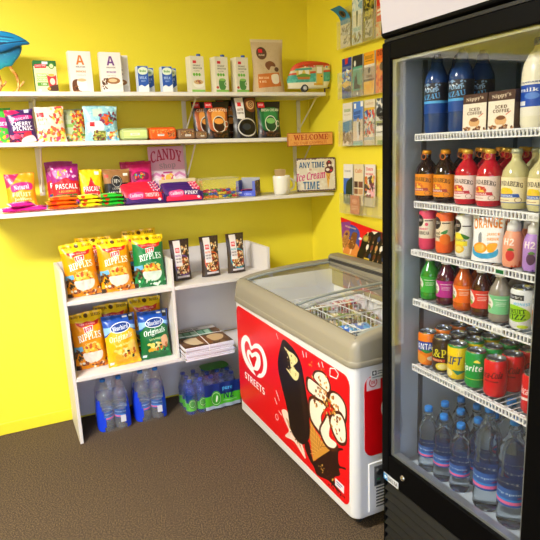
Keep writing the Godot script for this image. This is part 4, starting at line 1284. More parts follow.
	p.s([182, 8, 194, 4, 204, 20, 214, 60, 208, 84, 192, 70, 186, 30], C("6a2418")).e(192, 14, 8, 11, C("e8dccc"), -0.3).r(148, 186, 22, 7, C("d8b83c")).e(214, 126, 7, 7, C("dfe4ea"))
	keep("ice cream poster", p)
	# --- magazine pile
	p = ground("", 180, 150, "5a3c24")
	p.bits(0, 0, 180, 150, 30, 12.0, ["6a4a2c", "4a3018", "7a5a34"], 303).r(0, 0, 180, 24, C("d8d6d2")).t("Destinations", 62, 12, 100, 14, C("3a3a40"), 2).p([0, 30, 150, 26, 146, 70, 10, 74], C("4e8a6a"))
	for k in 5:
		p.p([20 + k * 26, 32, 40 + k * 26, 31, 36 + k * 26, 66, 16 + k * 26, 68], C("a8ccb4") if k % 2 == 0 else C("7ab094"))
		p.ln([10, 38 + k * 8, 150, 34 + k * 8], 1.2, C("2f5a48"))
	p.s([20, 90, 60, 80, 96, 92, 90, 126, 40, 132], C("cdb894")).s([110, 84, 150, 76, 168, 96, 150, 122, 116, 124], C("c8a87c")).s([72, 84, 100, 80, 112, 130, 80, 136], C("7a4a22"))
	keep("magazine", p)
	# --- drinks
	p = ground("", 200, 130, "2a5aa8").r(0, 90, 200, 24, C("e86aa0")).r(0, 76, 200, 16, C("2f8ae0"))
	for s in [0, 100, 200]: p.t("Deep Spring", s, 40, 76, 20, C("cfe4f8"), 2).e(s + 30, 62, 8, 6, C("8a3c7c"))
	keep("water label", p)
	p = ground("", 200, 90, "163a7a").r(0, 46, 200, 44, C("4fb82c"))
	for s in [0, 100, 200]: p.e(s, 50, 24, 26, C("3c9a2a")).ring(s, 50, 18, 2, C("d8f0c8")).t("pure", s + 40, 26, 30, 12, C("5ac0f0"), 1).t("NZ", s + 40, 42, 26, 14, W, 1)
	keep("pure label", p)
	p = ground("", 260, 130, "e8ecee").r(0, 0, 260, 60, C("1a2c74")).r(0, 60, 260, 52, C("4fb82c")).r(0, 112, 260, 18, C("aab8cc"))
	p.e(80, 78, 38, 40, C("3c9a2a")).ring(80, 78, 31, 2.5, C("d8f0c8")).s([76, 92, 84, 62, 92, 70, 84, 94], C("e8f4e0"))
	p.t("pure", 164, 36, 70, 22, C("58bdf0"), 1).t("NZ", 172, 68, 70, 36, C("10204a"), 1).r(130, 94, 100, 5, C("8ac87c"))
	keep("pure wrap", p)
	p = ground("", 220, 120, "2a2730")
	for s in [0, 110, 220]: p.t("PUMP", s, 30, 50, 14, C("9ac8f0"), 1).t("NZ4U", s, 54, 60, 20, C("5ab0f0"), 2, -0.15).bits(s - 30, 4, 60, 20, 8, 4.0, ["d8e4f0", "8ab0d8"], 305)
	p.r(0, 70, 220, 10, C("58b4f0")).r(0, 80, 220, 40, C("1a4a9c"))
	keep("blue bottle label", p)
	p = ground("", 76, 112, "efe6d2").r(0, 0, 76, 28, C("4a2c1c")).t("Nippy's", 38, 15, 54, 14, C("f4e8d0"), 2, -0.08).t("ICED", 38, 46, 34, 9, C("4a2c1c")).t("COFFEE", 38, 58, 46, 9, C("4a2c1c"))
	p.e(38, 86, 17, 15, C("d8a870")).e(38, 78, 13, 6, C("7a4a2a")).r(26, 98, 24, 10, C("e8dcc8")).bits(0, 100, 76, 12, 16, 3.4, ["3a1c0e", "6a3a1c", "a8703c"], 307).ln([52, 70, 66, 60], 2, C("c83c2c"))
	keep("iced coffee", p)
	p = ground("", 200, 150, "f2efdf")
	for s in [0, 100, 200]: p.r(s - 30, 20, 60, 90, C("1f4fb8")).t("milk", s, 40, 40, 16, W, 2).e(s + 8, 66, 14, 14, C("5a8ae0")).r(s - 26, 86, 22, 18, C("e8ecf4")).t("STANDARD", s, 10, 50, 7, C("3a4c7c"))
	keep("milk label", p)
	for f in [["label amber", "f0941a", "a8403c", "8a3c1c", "d86a2c"], ["label blush", "f0dcd4", "c02c3c", "e8782c", "c83c2c"], ["label lemon", "f4e8bc", "2f5ab4", "f0dc2c", "e8c81c"]]:
		p = ground("", 120, 110, f[1])
		p.s([6, 34, 30, 12, 60, 6, 96, 12, 116, 30, 120, 20, 120, -6, 0, -6, 0, 34], C(f[1]))
		p.t("BUNDABERG", 60, 34, 88, 20, C("2a1c18"), 2, 0.05, 8.0).e(52, 62, 24, 18, C(f[4])).bits(34, 50, 36, 22, 14, 6.0, [f[3], f[4], "f8c84c"], 309)
		p.p([6, 74, 92, 70, 96, 84, 6, 88], C(f[2])).t("ORIGINAL", 48, 79, 60, 8, W).ring(92, 96, 10, 2, C("8a6a4c")).r(12, 96, 54, 3, C("a8806c")).r(0, 106, 120, 4, C(f[2] if f[0] == "label lemon" else f[1]))
		keep(f[0], p)
	for f in [["can pink", "e04a6c", "e9e0cc"], ["can orange", "f2682a", "ead8b8"], ["can lemon", "e6e6e0", "e6e6e0"]]:
		p = ground("", 160, 120, f[2])
		p.r(0, 0, 160, 26, C(f[1])).r(0, 84, 160, 36, C(f[1]))
		for s in [0, 80, 160]:
			p.e(s - 14, 32, 17, 18, C("2a2422")).t("Karma", s - 14, 30, 26, 10, C("d8ccb8"), 2, -0.1).r(s + 6, 30, 24, 3, C("4a3c38"))
			if f[0] == "can pink": p.e(s + 12, 42, 5, 5, C(f[1])).t("KOMBUCHA", s - 2, 68, 44, 10, C("4a3c38"), 1).t("RASPBERRY", s - 6, 56, 44, 6, C(f[1]))
			elif f[0] == "can orange": p.t("Blood", s - 12, 60, 26, 10, C("3a3430"), 2).t("Orange", s - 10, 71, 32, 9, C("3a3430"), 2).e(s + 16, 78, 16, 16, C("f07a2c")).s([s + 2, 60, s + 22, 50, s + 18, 62], C("3c8a4c"))
			else: p.e(s - 8, 62, 20, 12, C("f2e03c")).s([s + 2, 52, s + 26, 62, s + 14, 68], C("3c7a2c")).r(s - 24, 72, 44, 14, C("f2e03c")).e(s - 4, 94, 16, 12, C("f0c02c")).e(s - 4, 94, 11, 8, C("f8e07c")).t("LEMON", s - 2, 70, 34, 7, C("8a8a7c"))
		keep(f[0], p)
	p = ground("", 110, 150, "eef0f0").r(24, 6, 44, 12, C("2a2a2c")).t("ORANGE", 54, 36, 96, 30, C("f0841a"), 1, -0.08, 4.0).t("JUICE", 78, 66, 44, 9, C("f0841a"), 1, -0.06).t("DRINK", 78, 80, 40, 8, C("f0841a"), 1, -0.06).r(60, 90, 34, 4, C("c8ccd0")).s([26, 70, 36, 62, 40, 90, 30, 96], C("8a9096"))
	p.s([6, 106, 40, 124, 80, 118, 96, 108, 92, 130, 50, 140, 14, 130], C("3ca0d0")).e(36, 108, 24, 16, C("f29a1c")).e(36, 108, 18, 11, C("f8b84c")).s([62, 96, 94, 92, 84, 116, 64, 118], C("f2a82c"))
	keep("orange pouch", p)
	for f in [["bottle peach", "f0a27e", "d83c3c", "e0603c"], ["bottle lilac", "b48ad4", "5a3c5a", "6a3c9c"]]:
		p = ground("", 160, 120, f[1])
		for s in [0, 80, 160]: p.t("H2", s - 4, 36, 26, 16, C("f8ece8")).e(s, 68, 11, 13, C(f[2])).s([s - 8, 56, s + 2, 50, s + 10, 56], C("5a8a3c")).bits(s + 4, 88, 24, 20, 6, 5.0, [f[3]], 311, 2.5).r(s - 26, 100, 20, 4, C(f[3]))
		keep(f[0], p)
	for f in [["juice lime", "3fae3c", "9ad048", "LIME"], ["juice berry", "b42a8c", "c83c6c", "BERRY"], ["juice orange", "f0701a", "f08a2c", "APPLE"], ["juice red", "e04434", "e8702c", "GUAVA"], ["juice mint", "7ac890", "a8d8a8", "FEIJOA"]]:
		p = ground("", 130, 100, f[1])
		p.s([0, 0, 40, 8, 62, 34, 64, 60, 44, 86, 0, 94], C("f0ece4")).e(16, 16, 9, 10, C("1c2420")).t(f[3], 34, 46, 44, 16, C("3a2c2c"), 2).e(40, 70, 17, 13, C("6aa83c")).e(22, 84, 22, 14, C(f[2]))
		p.r(70, 20, 50, 3, C("f4f0e8")).r(76, 36, 40, 2, C("f0ece4")).r(76, 44, 40, 2, C("f0ece4")).r(76, 52, 36, 2, C("f0ece4"))
		keep(f[0], p)
	for f in [["can fizz lime", "9ad020", "LIME", "d0e83c"], ["can fizz red", "e8602c", "ORANGE", "f0a03c"]]:
		p = ground("", 160, 120, "dfe3e6")
		for s in [0, 80, 160]:
			p.r(s - 32, 16, 40, 15, C("26282c")).t("Charlie's", s - 12, 23, 32, 8, C("e8ecf0"), 2).t("HONEST", s + 4, 42, 34, 8, C("5ab0e0"), 1).s([s - 40, 56, s - 10, 46, s + 18, 60, s + 22, 82, s - 4, 94, s - 38, 84], C(f[1])).t("FRUIT", s - 8, 64, 42, 12, C("1c3c1c"), 2, -0.06).t("FIZZ", s - 8, 80, 42, 15, C("1c3c1c"), 2, -0.06).e(s + 8, 108, 12, 6, C(f[3]))
		keep(f[0], p)
	p = ground("", 160, 120, "f07e14")
	for s in [0, 80, 160]: p.s([s - 32, 36, s + 28, 32, s + 32, 62, s - 16, 66, s - 32, 60], C("1c3a9c")).t("FANTA", s, 48, 50, 22, W, 1, -0.04).s([s - 6, 60, s + 26, 62, s + 10, 72], C("2c8a3c")).e(s - 12, 94, 22, 18, C("f8a434")).e(s + 24, 90, 12, 8, C("f8e8d0"))
	keep("cola orange soda can", p)
	p = ground("", 160, 120, "2e1c14")
	for s in [0, 80, 160]: p.t("L&P", s, 50, 46, 28, C("e6e02c"), 2).r(s - 24, 70, 44, 10, C("b83c28")).t("LEMON", s - 2, 75, 30, 6, C("f0d8a0")).e(s + 14, 96, 18, 14, C("ecdc3c")).e(s + 14, 96, 12, 9, C("f6f0a0"))
	keep("cola brown can", p)
	p = ground("", 160, 120, "f0cc10").r(0, 0, 160, 8, C("1c8a3c"))
	for s in [0, 80, 160]: p.t("LIFT", s, 52, 42, 27, C("14367c"), 1, -0.08, 0.0, 0.2).e(s - 14, 96, 14, 13, C("f8ec9c")).p([s - 2, 84, s + 34, 86, s + 12, 100], C("1c8a6c"))
	keep("cola yellow can", p)
	p = ground("", 160, 120, "109a3e")
	for s in [0, 80, 160]: p.t("Sprite", s, 54, 54, 28, W, 1, -0.06, 0.0, 0.2).r(s - 36, 86, 72, 2, C("c8d83c")).s([s + 6, 30, s + 14, 22, s + 22, 32], C("f0e03c"))
	keep("cola green can", p)
	p = ground("", 160, 120, "d8121c")
	for s in [0, 80, 160]: p.t("Coca-Cola", s, 46, 56, 22, C("2a0c0e"), 2, -0.1, 0.0, 0.3).t("ZERO SUGAR", s, 66, 36, 5, C("3a0c0e"))
	keep("cola zero can", p)
	p = ground("", 160, 120, "d0141c").r(0, 96, 160, 24, C("c01018"))
	for s in [0, 80, 160]: p.t("Coca-Cola", s, 46, 56, 24, W, 2, -0.1, 0.0, 0.3).s([s - 40, 76, s, 66, s + 40, 72, s + 40, 78, s, 74, s - 40, 84], C("f4e8e8"))
	keep("cola red can", p)
	# --- ice creams
	for f in [["ice green", "7a9a4a", "4a2c1c", "d8c89c"], ["ice brown", "4a2a1c", "a8783c", "8a9a4c"], ["ice blue", "2f6ad0", "e8f0f8", "58a8e8"], ["ice rose", "d84a6c", "f4e4e0", "8a2c3c"]]:
		p = ground("", 90, 44, f[1]).bits(0, 0, 90, 44, 14, 7.0, [f[2], f[3]], 313).t("ICE", 44, 22, 40, 14, C("f8f4ec"), 2, -0.1).r(0, 0, 4, 44, C("c8ccd0")).r(86, 0, 4, 44, C("c8ccd0"))
		keep(f[0], p)
	keep("cone wrap", ground("", 60, 60, "d8a05c").bits(0, 0, 60, 60, 30, 4.0, ["e8b87c", "b8783c", "f0d0a0"], 315).r(0, 0, 60, 16, C("f0e4d0")))
	keep("choc tray", ground("", 120, 40, "4454c8").r(8, 8, 26, 10, C("d8dcf4")).t("CHOC", 74, 24, 50, 16, C("b8c4f8"), 2))
	keep("choc tray side", ground("", 80, 60, "5a4a34").bits(0, 0, 80, 60, 30, 5.0, ["8a6a3c", "3a2c1c", "c8a85c", "6a3c6c"], 317))

# ---------------------------------------------------------------- packs
var shapes := {}

# a pillow bag standing on its lower seam: plump in the middle, flat crimped seams at both ends
func pillow(w: float, h: float, t: float, cell: String, sd := 1, pinch := 0.06, crease := 1.0) -> ArrayMesh:
	var key := "pillow %s %s %s %s %s" % [w, h, t, cell, sd]
	if shapes.has(key):
		return shapes[key]
	var nz := FastNoiseLite.new()
	nz.seed = sd
	nz.frequency = 1.0
	var s := Shape.new()
	for face in [1.0, -1.0]:
		var rows := []
		for i in 21:
			var q := i / 20.0
			var plump := pow(clampf(sin(PI * clampf((q - 0.05) / 0.90, 0.0, 1.0)), 0.0, 1.0), 0.5)
			var line := PackedVector3Array()
			for j in 15:
				var u: float = j / 14.0 * face if false else j / 14.0
				if face < 0.0:
					u = 1.0 - u
				var a := 2.0 * u - 1.0
				var half: float = w / 2 * (1.0 - pinch * plump)
				var round_ := sqrt(maxf(0.0, 1.0 - pow(absf(a), 2.6)))
				var fold := nz.get_noise_2d(u * 7.0 + 10.0 * face, q * 6.0) * 0.34 * round_ * crease
				var seam := 0.0012 + 0.05 * t * (1.0 - plump) * sin(u * 26.0 + sd) * crease
				var z: float = face * (t / 2 * plump * round_ * (1.0 + fold) + 0.0006) + seam * (1.0 - plump)
				var sag: float = 0.010 * h * sin(u * 5.0 + sd) * (1.0 if i == 0 else 0.0)
				line.append(V(a * half, h * (1.0 - q) + sag, z))
			rows.append(line)
		s.grid(rows, cells[cell])
	shapes[key] = s.mesh()
	return shapes[key]

# a stand-up pouch: flat seam on top, oval base
func pouch(w: float, h: float, t: float, cell: String, sd := 1) -> ArrayMesh:
	var key := "pouch %s %s %s %s %s" % [w, h, t, cell, sd]
	if shapes.has(key):
		return shapes[key]
	var nz := FastNoiseLite.new()
	nz.seed = sd
	nz.frequency = 1.0
	var s := Shape.new()
	for face in [1.0, -1.0]:
		var rows := []
		for i in 17:
			var q := i / 16.0
			var plump := 0.0 if q < 0.07 else pow((q - 0.07) / 0.93, 0.62)
			plump *= 1.0 - 0.12 * clampf((q - 0.86) / 0.14, 0.0, 1.0)
			var line := PackedVector3Array()
			for j in 13:
				var u := j / 12.0
				if face < 0.0:
					u = 1.0 - u
				var a := 2.0 * u - 1.0
				var round_ := sqrt(maxf(0.0, 1.0 - pow(absf(a), 2.4)))
				var waist: float = 1.0 - 0.09 * sin(PI * q) + 0.02 * nz.get_noise_2d(q * 6.0, a * 2.0)
				var fold := nz.get_noise_2d(u * 6.0 + 10.0 * face, q * 5.0) * 0.3
				line.append(V(a * w / 2 * waist, h * (1.0 - q), face * (t / 2 * plump * round_ * (1.0 + fold) + 0.0006)))
			rows.append(line)
		s.grid(rows, cells[cell])
	shapes[key] = s.mesh()
	return shapes[key]

func carton(w: float, h: float, d: float, cell: String, side: String) -> ArrayMesh:
	var s := Shape.new()
	s.box(V(-w / 2, 0, -d), V(w / 2, h, 0), 0.0015, tint(side), cells[cell])
	return s.mesh()

func bag(called: String, label: String, kind: String, cell: String, at: Vector3, size: Vector3, lean := 0.1, turn := 0.0, roll := 0.0, group := "", sd := 1, mt := "foil", cat := "bag") -> MeshInstance3D:
	var m := pillow(size.x, size.y, size.z, cell, sd) if kind == "pillow" else pouch(size.x, size.y, size.z, cell, sd)
	var o := lone(called, label, cat, m, printed(mt), at, 0.0, group)
	o.rotation = V(-lean, turn, roll)
	return o

# ---------------------------------------------------------------- goods on the wall shelves
func top_shelf_goods() -> void:
	var y := 1.7965
	# bird ornament: a domed enamel body, a folded wing, two mottled legs
	var b := thing("bird_ornament", "blue enamelled metal bird ornament on mottled golden legs", "ornament", V(0.108, y, -3.1))
	var body := PackedVector2Array()
	for q in [[-0.13, 0.215], [-0.10, 0.25], [-0.03, 0.262], [0.05, 0.250], [0.095, 0.222], [0.085, 0.18], [0.060, 0.150], [0.040, 0.126], [0.012, 0.122], [-0.02, 0.106], [-0.06, 0.112], [-0.10, 0.140], [-0.125, 0.175]]:
		body.append(Vector2(q[0], q[1]))
	part(b, "body", domed(body, 0.018, "bird body", 0.02), printed("foil"))
	var wing := PackedVector2Array()
	for q in [[-0.12, 0.235], [-0.08, 0.262], [-0.02, 0.276], [0.04, 0.274], [0.095, 0.254], [0.132, 0.226], [0.10, 0.218], [0.06, 0.206], [0.01, 0.186], [-0.05, 0.182], [-0.10, 0.202]]:
		wing.append(Vector2(q[0], q[1]))
	var wg := part(b, "wing", domed(wing, 0.022, "bird wing", 0.012), printed("foil"), V(0, 0, 0.022))
	wg.set_meta("label", "rippled blue wing")
	for x in [[0.044, 0.0], [-0.034, 0.0]]:
		var l := Shape.new()
		var k: float = x[0]
		l.tube([V(k - 0.016, 0.14, 0), V(k - 0.004, 0.11, 0), V(k + 0.012, 0.085, 0), V(k + 0.018, 0.055, 0.002), V(k + 0.016, 0.03, 0.004), V(k + 0.004, 0.008, 0.006)], 0.0075, 8)
		l.tube([V(k + 0.016, 0.03, 0.004), V(k + 0.030, 0.040, 0.008), V(k + 0.042, 0.056, 0.010)], 0.005, 8)
		l.tube([V(k + 0.010, 0.014, 0.006), V(k - 0.014, 0.005, 0.012), V(k - 0.030, 0.005, 0.014)], 0.005, 8)
		l.tube([V(k + 0.008, 0.010, 0.006), V(k + 0.016, 0.004, 0.02)], 0.0045, 8)
		for i in l.t.size():
			l.t[i] = cells["bird leg"].position + cells["bird leg"].size * Vector2(fposmod(l.v[i].x * 20.0, 1.0), clampf(1.0 - l.v[i].y * 7.0, 0.0, 1.0))
		part(b, "leg", l.mesh(), printed("label"))
	lone("soup_box", "small green and cream packet soup box with a red mug", "box", carton(0.104, 0.148, 0.05, "soup box", "1d6a34"), printed("card"), V(0.292, y, -3.05))
	var g := "white drink mix boxes on the top shelf"
	lone("drink_mix_box", "white drink mix box with an orange letter and a cup", "box", carton(0.108, 0.196, 0.045, "drink box orange", "e6e0dc"), printed("card"), V(0.457, y, -3.05), 0.05, g)
	lone("drink_mix_box", "white drink mix box with a purple letter, foremost of two", "box", carton(0.106, 0.195, 0.045, "drink box purple", "e6e0dc"), printed("card"), V(0.604, y, -3.05), 0.0, g)
	lone("drink_mix_box", "white drink mix box half hidden behind the purple lettered one", "box", carton(0.108, 0.190, 0.045, "drink box purple", "e6e0dc"), printed("card"), V(0.650, y, -3.105), 0.0, g)
	var mg := "small blue and white milk cartons"
	var ml := ["first small blue milk carton beside the white drink mix boxes", "small blue milk carton tucked behind the first one", "small blue milk carton nearest the oat carton, in front", "small blue milk carton tucked behind, nearest the oat carton"]
	var mp := [[0.762, -3.045], [0.806, -3.105], [0.889, -3.045], [0.930, -3.105]]
	for k in 4:
		lone("milk_carton", ml[k], "carton", carton(0.056, 0.132, 0.05, "milk carton", "cfd9ea"), printed("card"), V(mp[k][0], y, mp[k][1]), 0.0, mg)
	var sg := "litre drink cartons with blue caps"
	var sl := ["litre drink carton with a porridge bowl picture and blue cap", "litre drink carton with a green mug, beside the porridge carton", "litre drink carton with a green mug, beside the kraft pouch"]
	for k in 3:
		var c := thing("drink_carton", sl[k], "carton", V([1.058, 1.196, 1.318][k], y, -3.045), 0.12, sg)
		part(c, "body", carton(0.080, 0.188, 0.06, "breakfast oat" if k == 0 else "breakfast green", "ddd6c4"), printed("card"))
		var cp := Shape.new()
		cp.lathe([Vector2(0, 0.014), Vector2(0.011, 0.014), Vector2(0.012, 0.011), Vector2(0.012, 0)], 16)
		part(c, "cap", cp.mesh(), paint("2450a8", 0.35), V(0.024, 0.188, -0.03))
	bag("sugar_pouch", "tall kraft paper stand-up pouch with an orange panel", "pouch", "kraft sugar", V(1.488, y, -3.07), V(0.196, 0.292, 0.09), 0.03, -0.1, 0.0, "", 5, "matte", "pouch")
	# caravan ornament
	var cv := thing("caravan_ornament", "painted tin caravan ornament with red roof and yellow door", "ornament", V(1.730, y, -3.03), -0.15)
	cv.scale = V(0.95, 0.97, 1.0)
	var out := PackedVector2Array()
	for q in [[-0.138, 0.05], [-0.134, 0.034], [-0.12, 0.024], [0.10, 0.024], [0.118, 0.032], [0.134, 0.062], [0.140, 0.09], [0.138, 0.15], [0.128, 0.166], [0.08, 0.176], [0.0, 0.180], [-0.06, 0.172], [-0.105, 0.148], [-0.122, 0.118], [-0.136, 0.088], [-0.143, 0.07]]:
		out.append(Vector2(q[0], q[1]))
	part(cv, "body", domed(out, 0.024, "caravan", 0.016), printed("label"))
	var wh := Shape.new()
	wh.lathe([Vector2(0, 0.012), Vector2(0.010, 0.012), Vector2(0.011, 0.008), Vector2(0.018, 0.008), Vector2(0.024, 0.003), Vector2(0.024, -0.008), Vector2(0, -0.008)], 20)
	wh.turned(Transform3D(Basis(V(1, 0, 0), V(0, 0, 1), V(0, -1, 0)), V(-0.036, 0.024, 0.018)))
	var wheel := part(cv, "wheel", wh.mesh(), paint("26262a", 0.5))
	var hub := Shape.new()
	hub.lathe([Vector2(0, 0.004), Vector2(0.006, 0.004), Vector2(0.011, 0.001), Vector2(0.013, 0)], 16)
	hub.turned(Transform3D(Basis(V(1, 0, 0), V(0, 0, 1), V(0, -1, 0)), V(-0.036, 0.024, 0.028)))
	part(wheel, "hub", hub.mesh(), paint("d8dce0", 0.3, 0.4))
	part(cv, "tow_bar", boxes([[V(0.10, 0.0, -0.006), V(0.108, 0.03, 0.004)], [V(0.10, 0.022, -0.006), V(0.135, 0.03, 0.004)]], 0.001), paint("4a3c34", 0.5))

# an outline raised like pressed tin
func domed(poly: PackedVector2Array, thick: float, cell: String, inset: float) -> ArrayMesh:
	var s := Shape.new()
	var smooth := PackedVector2Array()
	var m := poly.size()
	for i in m:
		for k in 4:
			smooth.append(poly[i].cubic_interpolate(poly[(i + 1) % m], poly[(i - 1 + m) % m], poly[(i + 2) % m], k / 4.0))
	var bb := Rect2(smooth[0], Vector2.ZERO)
	for q in smooth:
		bb = bb.expand(q)
	var mid := bb.get_center()
	var r: Rect2 = cells[cell]
	var rings := []
	for step in [[1.0, 0.0], [0.985, 0.5], [0.94, 0.78], [0.86, 0.93], [0.6, 1.0], [0.3, 1.0]]:
		var ring := []
		for q in smooth:
			var e: Vector2 = mid + (q - mid) * step[0]
			ring.append(V(e.x, e.y, thick * step[1]))
		rings.append(ring)
	var uv := func(a: Vector3) -> Vector2:
		return r.position + r.size * Vector2(clampf((a.x - bb.position.x) / bb.size.x, 0, 1), clampf(1.0 - (a.y - bb.position.y) / bb.size.y, 0, 1))
	var slopes := [1.4, 1.0, 0.6, 0.25, 0.05, 0.0]
	var c := smooth.size()
	for k in rings.size() - 1:
		for i in c:
			var j := (i + 1) % c
			var p0: Vector3 = rings[k][i]
			var p1: Vector3 = rings[k][j]
			var p2: Vector3 = rings[k + 1][j]
			var p3: Vector3 = rings[k + 1][i]
			var d0 := (smooth[i] - mid).normalized()
			var d1 := (smooth[j] - mid).normalized()
			var n0 := V(d0.x * slopes[k], d0.y * slopes[k], 1).normalized()
			var n1 := V(d1.x * slopes[k], d1.y * slopes[k], 1).normalized()
			var n2 := V(d1.x * slopes[k + 1], d1.y * slopes[k + 1], 1).normalized()
			var n3 := V(d0.x * slopes[k + 1], d0.y * slopes[k + 1], 1).normalized()
			s.tri(p0, p1, p2, n0, n1, n2, uv.call(p0), uv.call(p1), uv.call(p2))
			s.tri(p0, p2, p3, n0, n2, n3, uv.call(p0), uv.call(p2), uv.call(p3))
	var last: Array = rings[rings.size() - 1]
	var ctr := V(mid.x, mid.y, thick)
	for i in c:
		var j := (i + 1) % c
		s.tri(ctr, last[i], last[j], Vector3.BACK, Vector3.BACK, Vector3.BACK, uv.call(ctr), uv.call(last[i]), uv.call(last[j]))
	for i in c:
		var j := (i + 1) % c
		var a := V(smooth[i].x, smooth[i].y, 0)
		var b := V(smooth[j].x, smooth[j].y, 0)
		s.tri(V(mid.x, mid.y, -0.002), a, b, Vector3.FORWARD, Vector3.FORWARD, Vector3.FORWARD, uv.call(ctr), uv.call(a), uv.call(b))
	return s.mesh()

func middle_shelf_goods() -> void:
	var g := "sweet bags on the middle shelf"
	var rows := [
		["green sweet bag cut off by the edge of the photo", "sweets green", 0.055, -3.09, 0.125, 0.165, 0.035, 0.1, 0.0],
		["dark purple sweet bag with a red cup picture", "sweets cherry", 0.158, -3.05, 0.128, 0.155, 0.04, 0.12, 0.06],
		["pale pink sweet bag with scattered red and yellow lollies", "sweets party", 0.288, -3.05, 0.136, 0.168, 0.04, 0.1, 0.0],
		["clear greenish bag of mixed gummies behind the pink and blue bags", "sweets clear", 0.405, -3.09, 0.11, 0.160, 0.03, 0.1, 0.0],
		["light blue sweet bag with a round fruit picture", "sweets blue", 0.527, -3.05, 0.170, 0.174, 0.045, 0.12, -0.03]]
	for k in rows.size():
		var r: Array = rows[k]
		bag("sweet_bag", r[0], "pillow", r[1], V(r[2], high(1, r[2]) + 0.001, r[3]), V(r[4], r[5], r[6]), r[7], 0.0, r[8], g, 20 + k)
	var flat := [["lime green packet of biscuits lying flat", "biscuits lime", 0.692, 0.142, 0.062, 0.06], ["orange packet of biscuits with a white price sticker", "biscuits orange", 0.838, 0.148, 0.064, 0.06], ["clear wrapped slice pack with a white sticker", "slice pack", 0.966, 0.10, 0.055, 0.06], ["small clear wrapped slice pack against the coffee pouches", "slice pack", 1.05, 0.075, 0.042, 0.05]]
	for k in 4:
		var f: Array = flat[k]
		var s := Shape.new()
		s.box(V(-f[3] / 2, 0, -f[5]), V(f[3] / 2, f[4], f[5]), 0.012, cells[f[1]], cells[f[1]])
		lone("biscuit_packet", f[0], "packet", s.mesh(), printed("foil"), V(f[2], high(1, f[2]) + 0.0015, -3.08), 0.05 * (k - 1), "flat packets on the middle shelf")
	var cp := [
		["coffee pouch with an orange front and white mug", "coffee orange", 1.155, -3.05, 0.150, 0.200],
		["coffee pouch half hidden behind the orange fronted one", "coffee orange", 1.112, -3.13, 0.150, 0.205],
		["coffee pouch with a white label strip and large dark cup", "coffee latte", 1.320, -3.05, 0.152, 0.225],
		["coffee pouch half hidden behind the white label strip one", "coffee orange", 1.258, -3.13, 0.150, 0.215],
		["coffee pouch with a green front, last beside the welcome sign", "coffee green", 1.472, -3.05, 0.152, 0.203]]
	for k in cp.size():
		var c: Array = cp[k]
		bag("coffee_pouch", c[0], "pouch", c[1], V(c[2], high(1, c[2]) + 0.001, c[3]), V(c[4], c[5], 0.06), 0.03, 0.0, 0.0, "coffee pouches on the middle shelf", 40 + k, "foil", "pouch")
	# wooden welcome sign on the front edge of this shelf
	var s := Shape.new()
	s.box(V(-0.152, -0.038, 0), V(0.152, 0.038, 0.012), 0.003, tint("a8641c"), cells["welcome sign"])
	var w := lone("welcome_sign", "small orange wooden sign reading welcome on the shelf edge", "sign", s.mesh(), printed("card"), V(1.703, 1.531, -2.9885))
	w.rotation.z = 0.004

